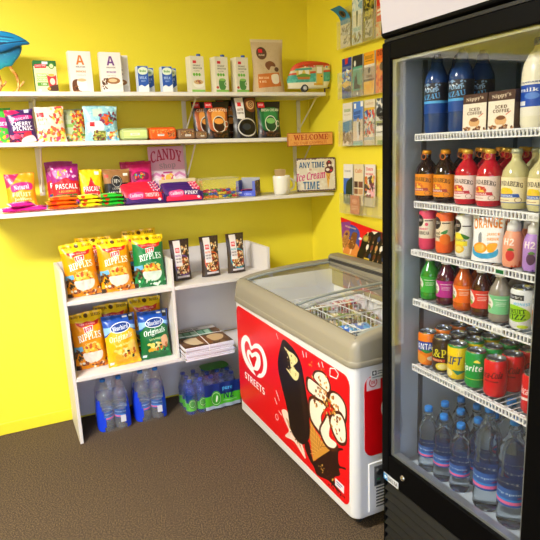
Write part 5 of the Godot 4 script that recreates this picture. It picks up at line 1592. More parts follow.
func bottom_shelf_goods() -> void:
	var g := "sweet bags standing on the lowest shelf"
	var rows := [
		["golden sweet bag with a pink logo behind pink wrapped bars", "sweets gold", 0.118, -3.10, 0.140, 0.186, 0.04, 0.16],
		["plum purple sweet bag, foremost of two", "sweets plum", 0.334, -3.12, 0.140, 0.222, 0.035, 0.1],
		["plum purple sweet bag half hidden behind its twin", "sweets plum", 0.314, -3.17, 0.140, 0.236, 0.03, 0.08],
		["yellow sweet bag with a red star shape", "sweets sun", 0.462, -3.13, 0.120, 0.19, 0.035, 0.12],
		["brown and black licorice bag", "sweets kraft", 0.596, -3.13, 0.145, 0.186, 0.035, 0.1],
		["magenta sweet bag, foremost of two beside the pink sign", "sweets magenta", 0.728, -3.16, 0.142, 0.222, 0.035, 0.1],
		["magenta sweet bag half hidden behind its twin", "sweets magenta", 0.704, -3.205, 0.142, 0.222, 0.03, 0.06]]
	for k in rows.size():
		var r: Array = rows[k]
		bag("sweet_bag", r[0], "pillow", r[1], V(r[2], high(2, r[2]) + 0.001, r[3]), V(r[4], r[5], r[6]), r[7], 0.0, 0.0, g, 60 + k)
	# wrapped bars lying in front of the bags
	var lie := [
		["pink wrapped bar, left of the three on the shelf edge", "bar pink", 0.075, 0.0, 0.12, 0.15], ["pink wrapped bar, right of the three on the shelf edge", "bar pink", 0.165, 0.0, 0.12, -0.12], ["pink wrapped bar lying on top of two others", "bar pink", 0.115, 0.022, 0.12, 0.3],
		["orange wrapped bar, bottom of its pile", "bar orange", 0.300, 0.0, 0.15, 0.0], ["orange wrapped bar, middle of its pile", "bar orange", 0.294, 0.0195, 0.15, 0.06], ["orange wrapped bar, top of its pile", "bar orange", 0.304, 0.039, 0.145, -0.05],
		["yellow wrapped bar, bottom of its pile", "bar yellow", 0.428, 0.0, 0.112, 0.0], ["yellow wrapped bar, middle of its pile", "bar yellow", 0.434, 0.0195, 0.112, -0.06], ["yellow wrapped bar, top of its pile", "bar yellow", 0.424, 0.039, 0.11, 0.1],
		["green wrapped bar, bottom of its pile", "bar green", 0.540, 0.0, 0.122, 0.0], ["green wrapped bar, middle of its pile", "bar green", 0.546, 0.0195, 0.122, 0.05], ["green wrapped bar, top of its pile", "bar green", 0.536, 0.039, 0.12, -0.12]]
	for k in lie.size():
		var r: Array = lie[k]
		var o := lone("wrapped_bar", r[0], "sweet bar", pillow(r[4], 0.056, 0.023, r[1], 70 + k % 3, 0.02, 0.8), printed("foil"), V(r[2], high(2, r[2]) + r[3] + 0.0115, -3.005), 0.0, "wrapped bars lying on the lowest shelf")
		o.rotation = V(-PI / 2 + 0.22, r[5], 0)
	# two display trays of long bars
	for k in 2:
		var x: float = [0.706, 0.924][k]
		var y := high(2, x) + 0.002
		var tray := thing("display_tray", ["cardboard tray holding red chocolate bars", "cardboard tray with a cream back holding purple chocolate bars"][k], "tray", V(x, y, -3.06), 0.0, "cardboard bar trays")
		part(tray, "base", boxes([[V(-0.105, 0, -0.06), V(0.105, 0.003, 0.05)]], 0.0005), paint("5a2c7c", 0.6))
		part(tray, "back_card", boxes([[V(-0.105, 0.003, -0.06), V(0.105, 0.118 if k == 1 else 0.085, -0.057)]], 0.0005), paint("e2cfa4", 0.7))
		for sd in [-1, 1]:
			part(tray, "side_card", boxes([[V(0.105 * sd - 0.0015, 0.003, -0.057), V(0.105 * sd + 0.0015, 0.05, 0.05)]], 0.0004), paint("4a2470", 0.6))
		var cellname: String = ["bar twist", "bar pinky"][k]
		for q in 4:
			var o := lone("chocolate_bar", ["red", "purple"][k] + " chocolate bar, " + ["front", "second", "third", "rearmost"][q] + " in its cardboard tray", "chocolate bar", pillow(0.2, 0.078, 0.018, cellname, 80 + q, 0.01, 0.5), printed("foil"), V(x, y + 0.006 + 0.013 * q, -3.014 - 0.026 * q + (0.002 if k == 1 else 0.0)), 0.0, "chocolate bars in trays")
			o.rotation = V(-0.42 - 0.05 * q, 0.02 * (q % 2), 0.01 * (q - 1))
	# pink candy sign
	var cs := Shape.new()
	cs.slab(rounded(0.205, 0.30, 0.006), 0.0, 0.003, cells["candy sign"], tint("8a7a8a"))
	var c := lone("candy_sign", "pink tin sign reading candy shop, propped behind the trays", "sign", cs.mesh(), printed("label"), V(0.895, high(2, 0.868) + 0.128, -3.20))
	c.rotation = V(-0.1, 0, 0)
	c.position.y = high(2, 0.868) + 0.150
	# clear tub of wrapped sweets
	var tx := 1.139
	var ty := high(2, tx) + 0.002
	var tub := thing("sweet_tub", "clear plastic tub of colourful wrapped sweets", "tub", V(tx, ty, -3.08))
	var f := Shape.new()
	f.box(V(-0.105, 0, -0.07), V(0.105, 0.002, 0.07))
	f.box(V(-0.107, 0.002, 0.068), V(0.107, 0.112, 0.07))
	f.box(V(-0.107, 0.002, -0.07), V(0.107, 0.112, -0.068))
	f.box(V(-0.107, 0.002, -0.068), V(-0.105, 0.112, 0.068))
	f.box(V(0.105, 0.002, -0.068), V(0.107, 0.112, 0.068))
	part(tub, "walls", f.mesh(), clear("f4f4ea", 0.025, 0.06))
	var lip := Shape.new()
	lip.tube([V(-0.108, 0.113, 0.071), V(0.108, 0.113, 0.071), V(0.108, 0.113, -0.071), V(-0.108, 0.113, -0.071)], 0.0022, 6, true)
	part(tub, "rim", lip.mesh(), clear("f4f4ea", 0.15, 0.06))
	var rng := RandomNumberGenerator.new()
	rng.seed = 7
	var hues := [["red", "c81c24"], ["green", "1f8a34"], ["yellow", "e8c81c"], ["pink", "e0507c"], ["blue", "2456b0"], ["orange", "ec7a1c"]]
	var sw := Shape.new()
	sw.box(V(-0.011, -0.007, -0.011), V(0.011, 0.007, 0.011), 0.004)
	for sd in [-1, 1]:
		sw.tri(V(0.010 * sd, 0, 0), V(0.021 * sd, 0.006, 0.006), V(0.021 * sd, -0.006, -0.006), Vector3.BACK, Vector3.BACK, Vector3.BACK)
	var sm := sw.mesh()
	for layer in 3:
		for i in 7:
			for j in 2:
				if layer == 2 and rng.randf() < 0.45:
					continue
				var h: Array = hues[rng.randi() % 6]
				var o := lone("wrapped_sweet", h[0] + " wrapped sweet in the clear tub", "sweet", sm, paint(h[1], 0.25), V(tx - 0.08 + 0.027 * i + rng.randf_range(-0.003, 0.003), ty + 0.013 + 0.0165 * layer, -3.03 - 0.05 * j - 0.008 * layer), rng.randf_range(-0.5, 0.5), h[0] + " sweets in the tub")
				o.rotation.z = rng.randf_range(-0.25, 0.25)
	# blue display box, open to the front
	var bx := 1.338
	var by := high(2, bx) + 0.002
	var db := thing("display_box", "open fronted blue cardboard display box beside the mug", "box", V(bx, by, -3.09), -0.68)
	db.scale = V(0.66, 0.96, 0.8)
	part(db, "base", boxes([[V(-0.085, 0, -0.08), V(0.085, 0.003, 0.07)]], 0.0005), paint("8a8c94", 0.6))
	var fl := Shape.new()
	fl.box(V(-0.085, 0.003, 0.067), V(0.085, 0.034, 0.07), 0.0005, tint("4454c8"), cells["choc tray"])
	part(db, "front_lip", fl.mesh(), printed("card"))
	for sd in [-1, 1]:
		var sc := Shape.new()
		sc.box(V(0.085 * sd - 0.0015, 0.003, -0.08), V(0.085 * sd + 0.0015, 0.094, 0.07), 0.0005, tint("4454c8"), null, null, cells["choc tray side"] if sd > 0 else tint("4454c8"))
		part(db, "side_card", sc.mesh(), printed("card"))
		part(db, "corner_flap", boxes([[V(0.085 * sd - (0.024 if sd > 0 else -0.0015), 0.034, 0.067), V(0.085 * sd + (0.0015 if sd > 0 else 0.024) - (0.003 if sd > 0 else 0.0), 0.092, 0.07)]], 0.0005), paint("5a68c4", 0.5))
	part(db, "back_card", boxes([[V(-0.085, 0.003, -0.08), V(0.085, 0.108, -0.077)]], 0.0005), paint("a8aab4", 0.6))
	for q in 2:
		lone("chocolate_bar", ["foil wrapped bar lying in the blue display box", "foil wrapped bar lying on another in the blue display box"][q], "chocolate bar", pillow(0.08, 0.03, 0.016, "bar twist", 90, 0.01, 0.4), printed("foil"), V(bx - 0.01, by + 0.012 + 0.02 * q, -3.06), 0.1, "bars left in the blue box").rotation.x = -1.45
	# mug with folded cards in it
	var mx := 1.528
	var my := high(2, mx) + 0.001
	var mug := thing("mug", "white ceramic mug holding small kraft cards", "mug", V(mx, my, -3.03))
	var mb := Shape.new()
	mb.lathe([Vector2(0, 0.012), Vector2(0.042, 0.014), Vector2(0.046, 0.09), Vector2(0.0465, 0.108), Vector2(0.049, 0.111), Vector2(0.051, 0.108), Vector2(0.051, 0.09), Vector2(0.048, 0.03), Vector2(0.044, 0.006), Vector2(0.036, 0.0), Vector2(0, 0.0)].map(func(q): return q), 28)
	for i in mb.n.size():
		pass
	part(mug, "cup", mb.mesh(), paint("f0ece2", 0.2, 0.0, 0.5))
	var hd := Shape.new()
	var arc := []
	for k in 13:
		var a := -PI / 2 + PI * k / 12.0
		arc.append(V(0.047 + 0.036 * cos(a), 0.058 + 0.034 * sin(a), 0))
	hd.tube(arc, 0.007, 8)
	part(mug, "handle", hd.mesh(), paint("f0ece2", 0.2, 0.0, 0.5))
	for q in 2:
		var kc := Shape.new()
		kc.box(V(-0.026, 0, -0.0015), V(0.026, 0.125, 0.0015), 0.0005)
		var o := lone("kraft_card", ["kraft card standing upright in the white mug", "kraft card leaning sideways in the white mug"][q], "card", kc.mesh(), paint("c9a876", 0.8), V(mx - 0.004 + 0.01 * q, my + 0.024, -3.035 - 0.012 * q))
		o.rotation = V(-0.12, 0.1, [0.04, -0.14][q])
	# ice cream sign, stood at an angle on the end of the shelf
	var si := Shape.new()
	si.slab(rounded(0.236, 0.198, 0.01), 0.0, 0.004, cells["ice cream sign"], tint("5a4434"))
	var sx := 1.752
	var sg := thing("ice_cream_sign", "weathered tin sign reading any time ice cream time", "sign", V(sx, high(2, sx) + 0.108, -3.012), -0.42)
	sg.rotation.x = -0.05
	part(sg, "plate", si.mesh(), printed("label"))
	for q in [V(-0.108, 0.089, 0.004), V(0.108, 0.089, 0.004), V(-0.108, -0.089, 0.004), V(0.108, -0.089, 0.004)]:
		var rv := Shape.new()
		rv.lathe([Vector2(0, 0.002), Vector2(0.003, 0.0015), Vector2(0.004, 0)], 10)
		rv.turned(Transform3D(Basis(V(1, 0, 0), V(0, 0, 1), V(0, -1, 0)), q))
		part(sg, "rivet", rv.mesh(), paint("4a3a30", 0.5, 0.5))

# ---------------------------------------------------------------- goods in the bookcase
func bookcase_goods() -> void:
	var g := "chip bags in the bookcase"
	var rows := [
		["gold chip bag tilted against the bookcase side on the top shelf", "chips gold", 0.355, 0.777, -3.03, 0.170, 0.278, 0.085, 0.10, 0.06],
		["gold chip bag in the middle of the top shelf, in front", "chips gold", 0.528, 0.777, -3.03, 0.174, 0.280, 0.085, 0.10, 0.02],
		["gold chip bag half hidden between two others on the top shelf", "chips gold", 0.44, 0.777, -3.15, 0.190, 0.285, 0.08, 0.03, 0.0],
		["green chip bag on the top shelf beside the nut pouches", "chips green", 0.704, 0.777, -3.03, 0.174, 0.280, 0.085, 0.10, -0.02],
		["chip bag with a yellow top behind the green top shelf bag", "chips gold", 0.690, 0.777, -3.16, 0.190, 0.300, 0.08, 0.02, 0.0],
		["gold chip bag on the lower shelf beside the bookcase side", "chips gold", 0.358, 0.367, -3.06, 0.172, 0.310, 0.085, 0.06, 0.03],
		["gold chip bag behind the blue topped bag on the lower shelf", "chips gold", 0.50, 0.367, -3.17, 0.190, 0.310, 0.08, 0.02, 0.0],
		["gold chip bag at the back behind the green and blue bag", "chips gold", 0.690, 0.367, -3.17, 0.185, 0.320, 0.08, 0.02, 0.0],
		["yellow chip bag with a blue top on the lower shelf", "chips blue", 0.520, 0.367, -3.01, 0.178, 0.278, 0.085, 0.16, 0.03],
		["green chip bag with a blue top on the lower shelf", "chips leaf", 0.698, 0.367, -3.02, 0.172, 0.268, 0.085, 0.16, -0.02]]
	for k in rows.size():
		var r: Array = rows[k]
		bag("chip_bag", r[0], "pillow", r[1], V(r[2], r[3], r[4]), V(r[5], r[6], r[7]), r[8], 0.0, r[9], g, 100 + k)
	for k in 3:
		var cn: String = ["nuts purple", "nuts orange", "nuts teal"][k]
		bag("nut_pouch", "dark nut pouch with " + ["a purple ring, beside the green chips", "an orange ring, middle of the three", "a teal ring, nearest the freezer"][k], "pouch", cn, V([0.898, 1.075, 1.236][k], 0.777, -3.085), V(0.118, 0.232, 0.05), 0.05, 0.06, 0.0, "nut pouches on the bookcase", 120 + k, "foil", "pouch")
	# tied pile of magazines
	for k in 9:
		var s := Shape.new()
		var jig := 0.004 * sin(k * 2.3)
		s.box(V(-0.143, 0, -0.17), V(0.143, 0.0085, 0.17), 0.0015, tint("e2e0ee"), null, cells["magazine"])
		lone("magazine", ["bottom", "second lowest", "third lowest", "fourth lowest", "middle", "fourth from the top", "third from the top", "second from the top", "topmost brown covered"][k] + " magazine of the tied pile" , "magazine", s.mesh(), printed("card"), V(0.962 + jig, 0.3655 + 0.0086 * k, -3.03 + 0.003 * cos(k * 1.7)), 0.01 * sin(k * 1.1), "magazines in the tied pile")
	var tie := Shape.new()
	tie.tube([V(0.955, 0.3625, -2.853), V(0.957, 0.4445, -2.853), V(0.962, 0.4447, -3.03), V(0.962, 0.4447, -3.202)], 0.0018, 6)
	tie.tube([V(0.812, 0.372, -3.06), V(0.812, 0.4447, -3.06), V(1.112, 0.4447, -3.04), V(1.112, 0.372, -3.04)], 0.0018, 6)
	var tm := lone("string_tie", "white string tied crosswise round the magazine pile", "string", tie.mesh(V(0.962, 0.3655, -3.03)), paint("e8e4e4", 0.8), V(0.962, 0.3655, -3.03))
	# two wrapped packs of large water bottles
	for k in 2:
		var cx: float = [0.437, 0.646][k]
		var zf: float = [-2.998, -3.012][k]
		for row in 2:
			for col in 2:
				var label: String = "large water bottle in the wrapped pack " + ["by the bookcase side", "in the middle of the bookcase"][k] + ", " + ["front", "rear"][row] + " " + ["left", "right"][col]
				drink("water_bottle", label, "pack water", V(cx + (col - 0.5) * 0.085, 0.002, zf - 0.043 - 0.086 * row), 0.3 * col - 0.2, "bottles in the two water packs")
		shrink_film(["shrink wrap round the water pack by the bookcase side", "shrink wrap round the middle water pack"][k], V(cx, 0.001, zf - 0.085), 0.0895, 0.0895, 0.288)
	# pack of small bottles under the magazines
	for row in 3:
		for col in 5:
			drink("water_bottle", "small green labelled water bottle in the wrapped pack, " + ["front", "second", "third"][row] + " row, " + ["first", "second", "third", "fourth", "fifth"][col] + " from the divider", "pure water", V(0.868 + 0.064 * col, 0.002, -2.99 - 0.066 * row), 0.0, "bottles in the green and blue pack")
	var at := V(0.995, 0.001, -3.06)
	var film := thing("bottle_pack_wrap", "clear film with green and blue print round the small bottles", "wrap", at)
	var rows2 := []
	for i in 13:
		var q := i / 12.0
		var line := PackedVector3Array()
		for j in 41:
			var a := TAU * j / 40.0 + PI
			var cs := Vector2(sin(a), cos(a))
			var sq := pow(pow(absf(cs.x), 6.0) + pow(absf(cs.y), 6.0), -1.0 / 6.0)
			var pull: float = 1.0 - 0.14 * pow(1.0 - q, 2.0) + 0.008 * sin(j * 2.1) * (1.0 - q)
			line.append(V(cs.x * sq * 0.166 * pull, lerpf(0.222, 0.0, q), cs.y * sq * 0.112 * pull))
		rows2.append(line)
	var fs := Shape.new()
	fs.grid(rows2)
	var lid_ := []
	for i in 5:
		var line := PackedVector3Array()
		for j in 9:
			line.append(V(lerpf(-0.143, 0.143, j / 8.0), 0.222 + 0.006 * sin(j * 1.3 + i), lerpf(-0.096, 0.096, i / 4.0)))
		lid_.append(line)
	fs.grid(lid_, Rect2(0, 0, 1, 1), 1.0)
	part(film, "clear_film", fs.mesh(), clear("e8eef6", 0.05, 0.10))
	var pr := Shape.new()
	var band := []
	for i in 7:
		var line := PackedVector3Array()
		for j in 21:
			var u := j / 20.0
			line.append(V(lerpf(-0.055, 0.165, u), lerpf(0.165, 0.012, i / 6.0), 0.1145 + 0.0035 * sin(u * 20.0) - 0.02 * pow(maxf(0.0, u - 0.9) * 10.0, 2.0) * 0.3))
		band.append(line)
	pr.grid(band, cells["pure wrap"])
	part(film, "printed_band", pr.mesh(), printed("foil"))
	var tp := Shape.new()
	tp.slab(rounded(0.17, 0.11, 0.04), 0.0, 0.001, tint("2f8a2c"), tint("2f8a2c"))
	tp.turned(Transform3D(Basis(V(1, 0, 0), V(0, 0, -1), V(0, 1, 0)), V(0.05, 0.231, -0.0)))
	part(film, "top_print", tp.mesh(), printed("foil"))

# shrink film: blue printed sides, clear window in front
func shrink_film(label: String, at: Vector3, hx: float, hz: float, tall: float) -> void:
	var o := thing("shrink_wrap", label, "wrap", at, 0.0, "shrink wraps of the two large water packs")
	var film := Shape.new()
	var blue := Shape.new()
	var nu := 72
	var nv := 36
	var pts := []
	for i in nv + 1:
		var q := i / float(nv)
		var line := PackedVector3Array()
		for j in nu + 1:
			var a := TAU * j / nu
			var cs := Vector2(sin(a), cos(a))
			var sq := pow(pow(absf(cs.x), 5.0) + pow(absf(cs.y), 5.0), -1.0 / 5.0)
			var pull := 1.0 - 0.30 * pow(1.0 - q, 3.0)
			line.append(V(cs.x * sq * hx * pull, tall * (1.0 - q), cs.y * sq * hz * pull))
		pts.append(line)
	for i in nv:
		var h := 1.0 - (i + 0.5) / nv
		for j in nu:
			var m: Vector3 = (pts[i][j] + pts[i + 1][j + 1]) / 2
			# the blue print covers the sides below the shoulder, cut away by a tall oval window at the front and back
			var cut := absf(m.x) / hx
			var edge: float = 0.60 + 0.38 * pow(absf(h - 0.22) / 0.42, 2.0)
			var is_blue: bool = h < 0.64 and h > 0.03 and (cut > edge or m.z < hz * 0.8)
			var d := blue if is_blue else film
			var n0 := V(pts[i][j].x, 0.2 * hx, pts[i][j].z).normalized()
			var n1 := V(pts[i][j + 1].x, 0.2 * hx, pts[i][j + 1].z).normalized()
			d.tri(pts[i][j], pts[i][j + 1], pts[i + 1][j + 1], n0, n1, n1)
			d.tri(pts[i][j], pts[i + 1][j + 1], pts[i + 1][j], n0, n1, n0)
	part(o, "clear_film", film.mesh(), clear("e6eef8", 0.04, 0.08))
	part(o, "blue_print", blue.mesh(), paint("1a3fd0", 0.2, 0.0, 0.3))
	var bc := Shape.new()
	bc.quad(V(0.028, 0.085, hz + 0.001), V(0.056, 0.085, hz + 0.001), V(0.056, 0.045, hz + 0.001), V(0.028, 0.045, hz + 0.001), Vector3.BACK)
	part(o, "barcode_patch", bc.mesh(), paint("d8dce8", 0.5))

# ---------------------------------------------------------------- brochures and poster on the right wall
func wall_goods() -> void:
	var names := ["blue leaflet with a dark oval badge, its top bent forward", "pale leaflet with a tall statue picture", "olive leaflet with a white photo panel", "cream leaflet with a large red sign",
		"royal blue leaflet with a red corner", "black topped leaflet with a teal harbour scene", "amber topped leaflet with a grey photo", "orange leaflet with a dark flower centre",
		"cream leaflet with a blue seaside picture", "sky blue leaflet with two walking figures", "cream leaflet with a yellow stripe and collage", "black and white leaflet with a bird shape",
		"white topped leaflet with dark trees", "beige leaflet with four small brown photos", "white topped leaflet with a colourful crowd", "terracotta leaflet in a low pocket"]
	var base := [2.008, 1.740, 1.480, 1.098]
	var holders := ["uppermost clear brochure holder on the yellow wall", "second clear brochure holder from the top", "third clear brochure holder from the top", "lowest clear brochure holder, above the ice cream poster"]
	var acr := clear("efe8d4", 0.07, 0.04)
	for k in 4:
		var y: float = base[k]
		var at := V(1.868, y, -2.652)
		var o := thing("brochure_holder", holders[k], "holder", at, 0.0, "clear brochure holders")
		var tall := 0.25 if k < 3 else 0.285
		var pocket := 0.145 if k < 3 else 0.115
		part(o, "back_plate", boxes([[V(-0.004, 0, -0.215), V(-0.0005, tall - 0.03, 0.215)]]), acr)
		part(o, "base_plate", boxes([[V(-0.046, 0, -0.215), V(-0.004, 0.003, 0.215)]]), acr)
		part(o, "front_plate", boxes([[V(-0.046, 0.003, -0.215), V(-0.043, pocket, 0.215)]]), acr)
		for d in 5:
			part(o, "divider", boxes([[V(-0.043, 0.003, -0.215 + 0.1068 * d), V(-0.004, pocket, -0.212 + 0.1068 * d)]]), acr)
		for c in 4:
			if k == 3 and c == 3:
				continue
			var n := k * 4 + c
			var s := Shape.new()
			var w := 0.094
			var h := [0.238, 0.215, 0.235, 0.228][k] as float
			if n == 0:
				var face := []
				for i in 12:
					var q := i / 11.0
					var bend := pow(maxf(0.0, 1.0 - q * 2.4), 1.6)
					var line := PackedVector3Array()
					for j in 4:
						line.append(V(lerpf(-w / 2, w / 2, j / 3.0) - 0.03 * bend, h * (1.0 - q) * (1.0 - 0.12 * bend), 0.05 * bend))
					face.append(line)
				s.grid(face, cells["brochure 0"])
				var rear := []
				for line in face:
					var back := PackedVector3Array()
					for e in line:
						back.append(e - V(0, 0, 0.002))
					rear.append(back)
				s.grid(rear, cells["brochure 0"], -1.0)
			else:
				s.box(V(-w / 2, 0, -0.006), V(w / 2, h, 0), 0.0004, tint("e4e0d8"), cells["brochure %d" % n])
			var b := lone("brochure", names[n], "brochure", s.mesh(), printed("card"), V(1.868 - (0.027 if n == 0 else 0.022), y + 0.0045 + (0.05 if k == 3 else 0.0), -2.652 - 0.160 + 0.1068 * c), -PI / 2, "brochures in the wall holders")
			b.rotation.x = -0.02
			if k == 3:
				part(o, "ledge", boxes([[V(-0.030, 0.05, -0.21 + 0.1068 * c), V(-0.004, 0.053, -0.112 + 0.1068 * c)]]), acr)
		if k == 3:
			var s := Shape.new()
			s.box(V(-0.045, 0, -0.004), V(0.045, 0.105, 0), 0.0004, tint("c8704c"), cells["brochure 15"])
			lone("brochure", names[15], "brochure", s.mesh(), printed("card"), V(1.829, y + 0.0045, -2.717), -PI / 2, "brochures in the wall holders")
	# ice cream menu standing on the ridge of the freezer, leaning on the wall
	var po := Shape.new()
	po.slab(PackedVector2Array([Vector2(-0.265, 0.19), Vector2(-0.145, -0.012), Vector2(0.40, -0.02), Vector2(0.42, 0.12)]), 0.0, 0.004, cells["ice cream poster"], tint("c01018"), Rect2(-0.265, -0.02, 0.685, 0.21))
	var p := lone("ice_cream_poster", "red ice cream menu card leaning behind the freezer", "poster", po.mesh(), printed("foil"), V(1.772, 0.890, -2.60), -PI / 2)
	p.rotation.x = -0.33

# ---------------------------------------------------------------- freezer baskets and ice creams
func freezer_goods() -> void:
	var white := paint("eef1f4", 0.35)
	var zs := [-1.735, -1.985, -2.21, -2.40, -2.60]
	var labels := ["wire basket nearest the fridge end of the freezer", "second wire basket from the fridge end", "third wire basket from the fridge end", "wire basket deepest in the freezer"]
	for k in 4:
		var za: float = zs[k] - 0.004
		var zb: float = zs[k + 1] + 0.004
		var at := V(1.43, 0.525, (za + zb) / 2)
		var hz := (za - zb) / 2
		var o := thing("wire_basket", labels[k], "basket", at, 0.0, "wire baskets in the freezer")
		var hx := 0.25
		var hy := 0.17
		var rim := Shape.new()
		rim.tube([V(-hx, hy, -hz), V(hx, hy, -hz), V(hx, hy, hz), V(-hx, hy, hz)], 0.0032, 6, true)
		rim.tube([V(-hx, 0, -hz), V(hx, 0, -hz), V(hx, 0, hz), V(-hx, 0, hz)], 0.0022, 6, true)
		rim.tube([V(-hx, hy * 0.5, -hz), V(hx, hy * 0.5, -hz), V(hx, hy * 0.5, hz), V(-hx, hy * 0.5, hz)], 0.0018, 6, true)
		part(o, "rim", rim.mesh(), white)
		var wires := Shape.new()
		for i in 20:
			var x := lerpf(-hx, hx, i / 19.0)
			wires.tube([V(x, hy, -hz), V(x, 0, -hz), V(x, 0, hz), V(x, hy, hz)], 0.0014, 5)
		for i in 7:
			var z := lerpf(-hz, hz, i / 6.0)
			wires.tube([V(-hx, hy, z), V(-hx, 0, z), V(hx, 0, z), V(hx, hy, z)], 0.0014, 5)
		part(o, "wires", wires.mesh(), white)
		for x in [-0.06, 0.075]:
			var dv := Shape.new()
			dv.tube([V(x, hy, -hz), V(x, hy, hz)], 0.0026, 6)
			for i in 8:
				var z := lerpf(-hz, hz, i / 7.0)
				dv.tube([V(x, hy, z), V(x, 0.01, z)], 0.0013, 5)
			part(o, "divider", dv.mesh(), white)
		var hd := Shape.new()
		hd.tube([V(hx, hy, -hz + 0.02), V(hx + 0.012, hy + 0.07, -hz + 0.035), V(hx + 0.012, hy + 0.075, -hz + 0.05), V(hx + 0.012, hy + 0.075, hz - 0.05), V(hx + 0.012, hy + 0.07, hz - 0.035), V(hx, hy, hz - 0.02)], 0.0028, 6)
		part(o, "handle", hd.mesh(), white)
	var rng := RandomNumberGenerator.new()
	rng.seed = 11
	var where := ["the basket nearest the fridge end", "the second basket from the fridge end", "the third basket from the fridge end", "the deepest basket"]
	var fill := [["ice blue", "ice blue", "cone"], ["ice blue", "ice blue", "cone"], ["ice brown", "ice green", "ice brown"], ["ice green", "ice brown", "ice rose"]]
	var hue := {"ice blue": "blue", "ice green": "green", "ice brown": "brown", "ice rose": "rose pink", "cone": "orange"}
	for k in 4:
		for b in 3:
			var cx: float = 1.43 + [-0.155, 0.005, 0.16][b]
			var cz: float = (zs[k] + zs[k + 1]) / 2
			for q in 5:
				var kind: String = fill[k][b]
				var spot := V(cx + rng.randf_range(-0.02, 0.02), 0.545 + 0.028 * q, cz + rng.randf_range(-0.015, 0.015))
				var gr: String = hue[kind] + " ice creams in " + where[k]
				if kind == "cone":
					var s := Shape.new()
					s.lathe([Vector2(0, 0.062), Vector2(0.012, 0.06), Vector2(0.02, 0.05), Vector2(0.02, 0.042), Vector2(0.003, -0.07), Vector2(0, -0.071)], 14, cells["cone wrap"])
					if q > 2:
						continue
					var o := lone("ice_cream_cone", "orange wrapped ice cream cone in " + where[k], "ice cream", s.mesh(), printed("foil"), spot + V(0, 0.02 * q, 0), rng.randf_range(-0.8, 0.8), gr)
					o.rotation.x = 1.4
				else:
					var o := lone("ice_cream", hue[kind] + " wrapped ice cream bar in " + where[k], "ice cream", pillow(0.15, 0.075, 0.026, kind, 130 + q % 2, 0.03, 0.7), printed("foil"), spot + V(0, 0, 0.03), rng.randf_range(-0.5, 0.5), gr)
					o.rotation.x = -1.48 + rng.randf_range(-0.07, 0.07)

# ---------------------------------------------------------------- drinks
var kinds := {}

func P(flat: Array) -> Array:
	var q := []
	for i in range(0, flat.size(), 2):
		q.append(Vector2(flat[i], flat[i + 1]))
	return q

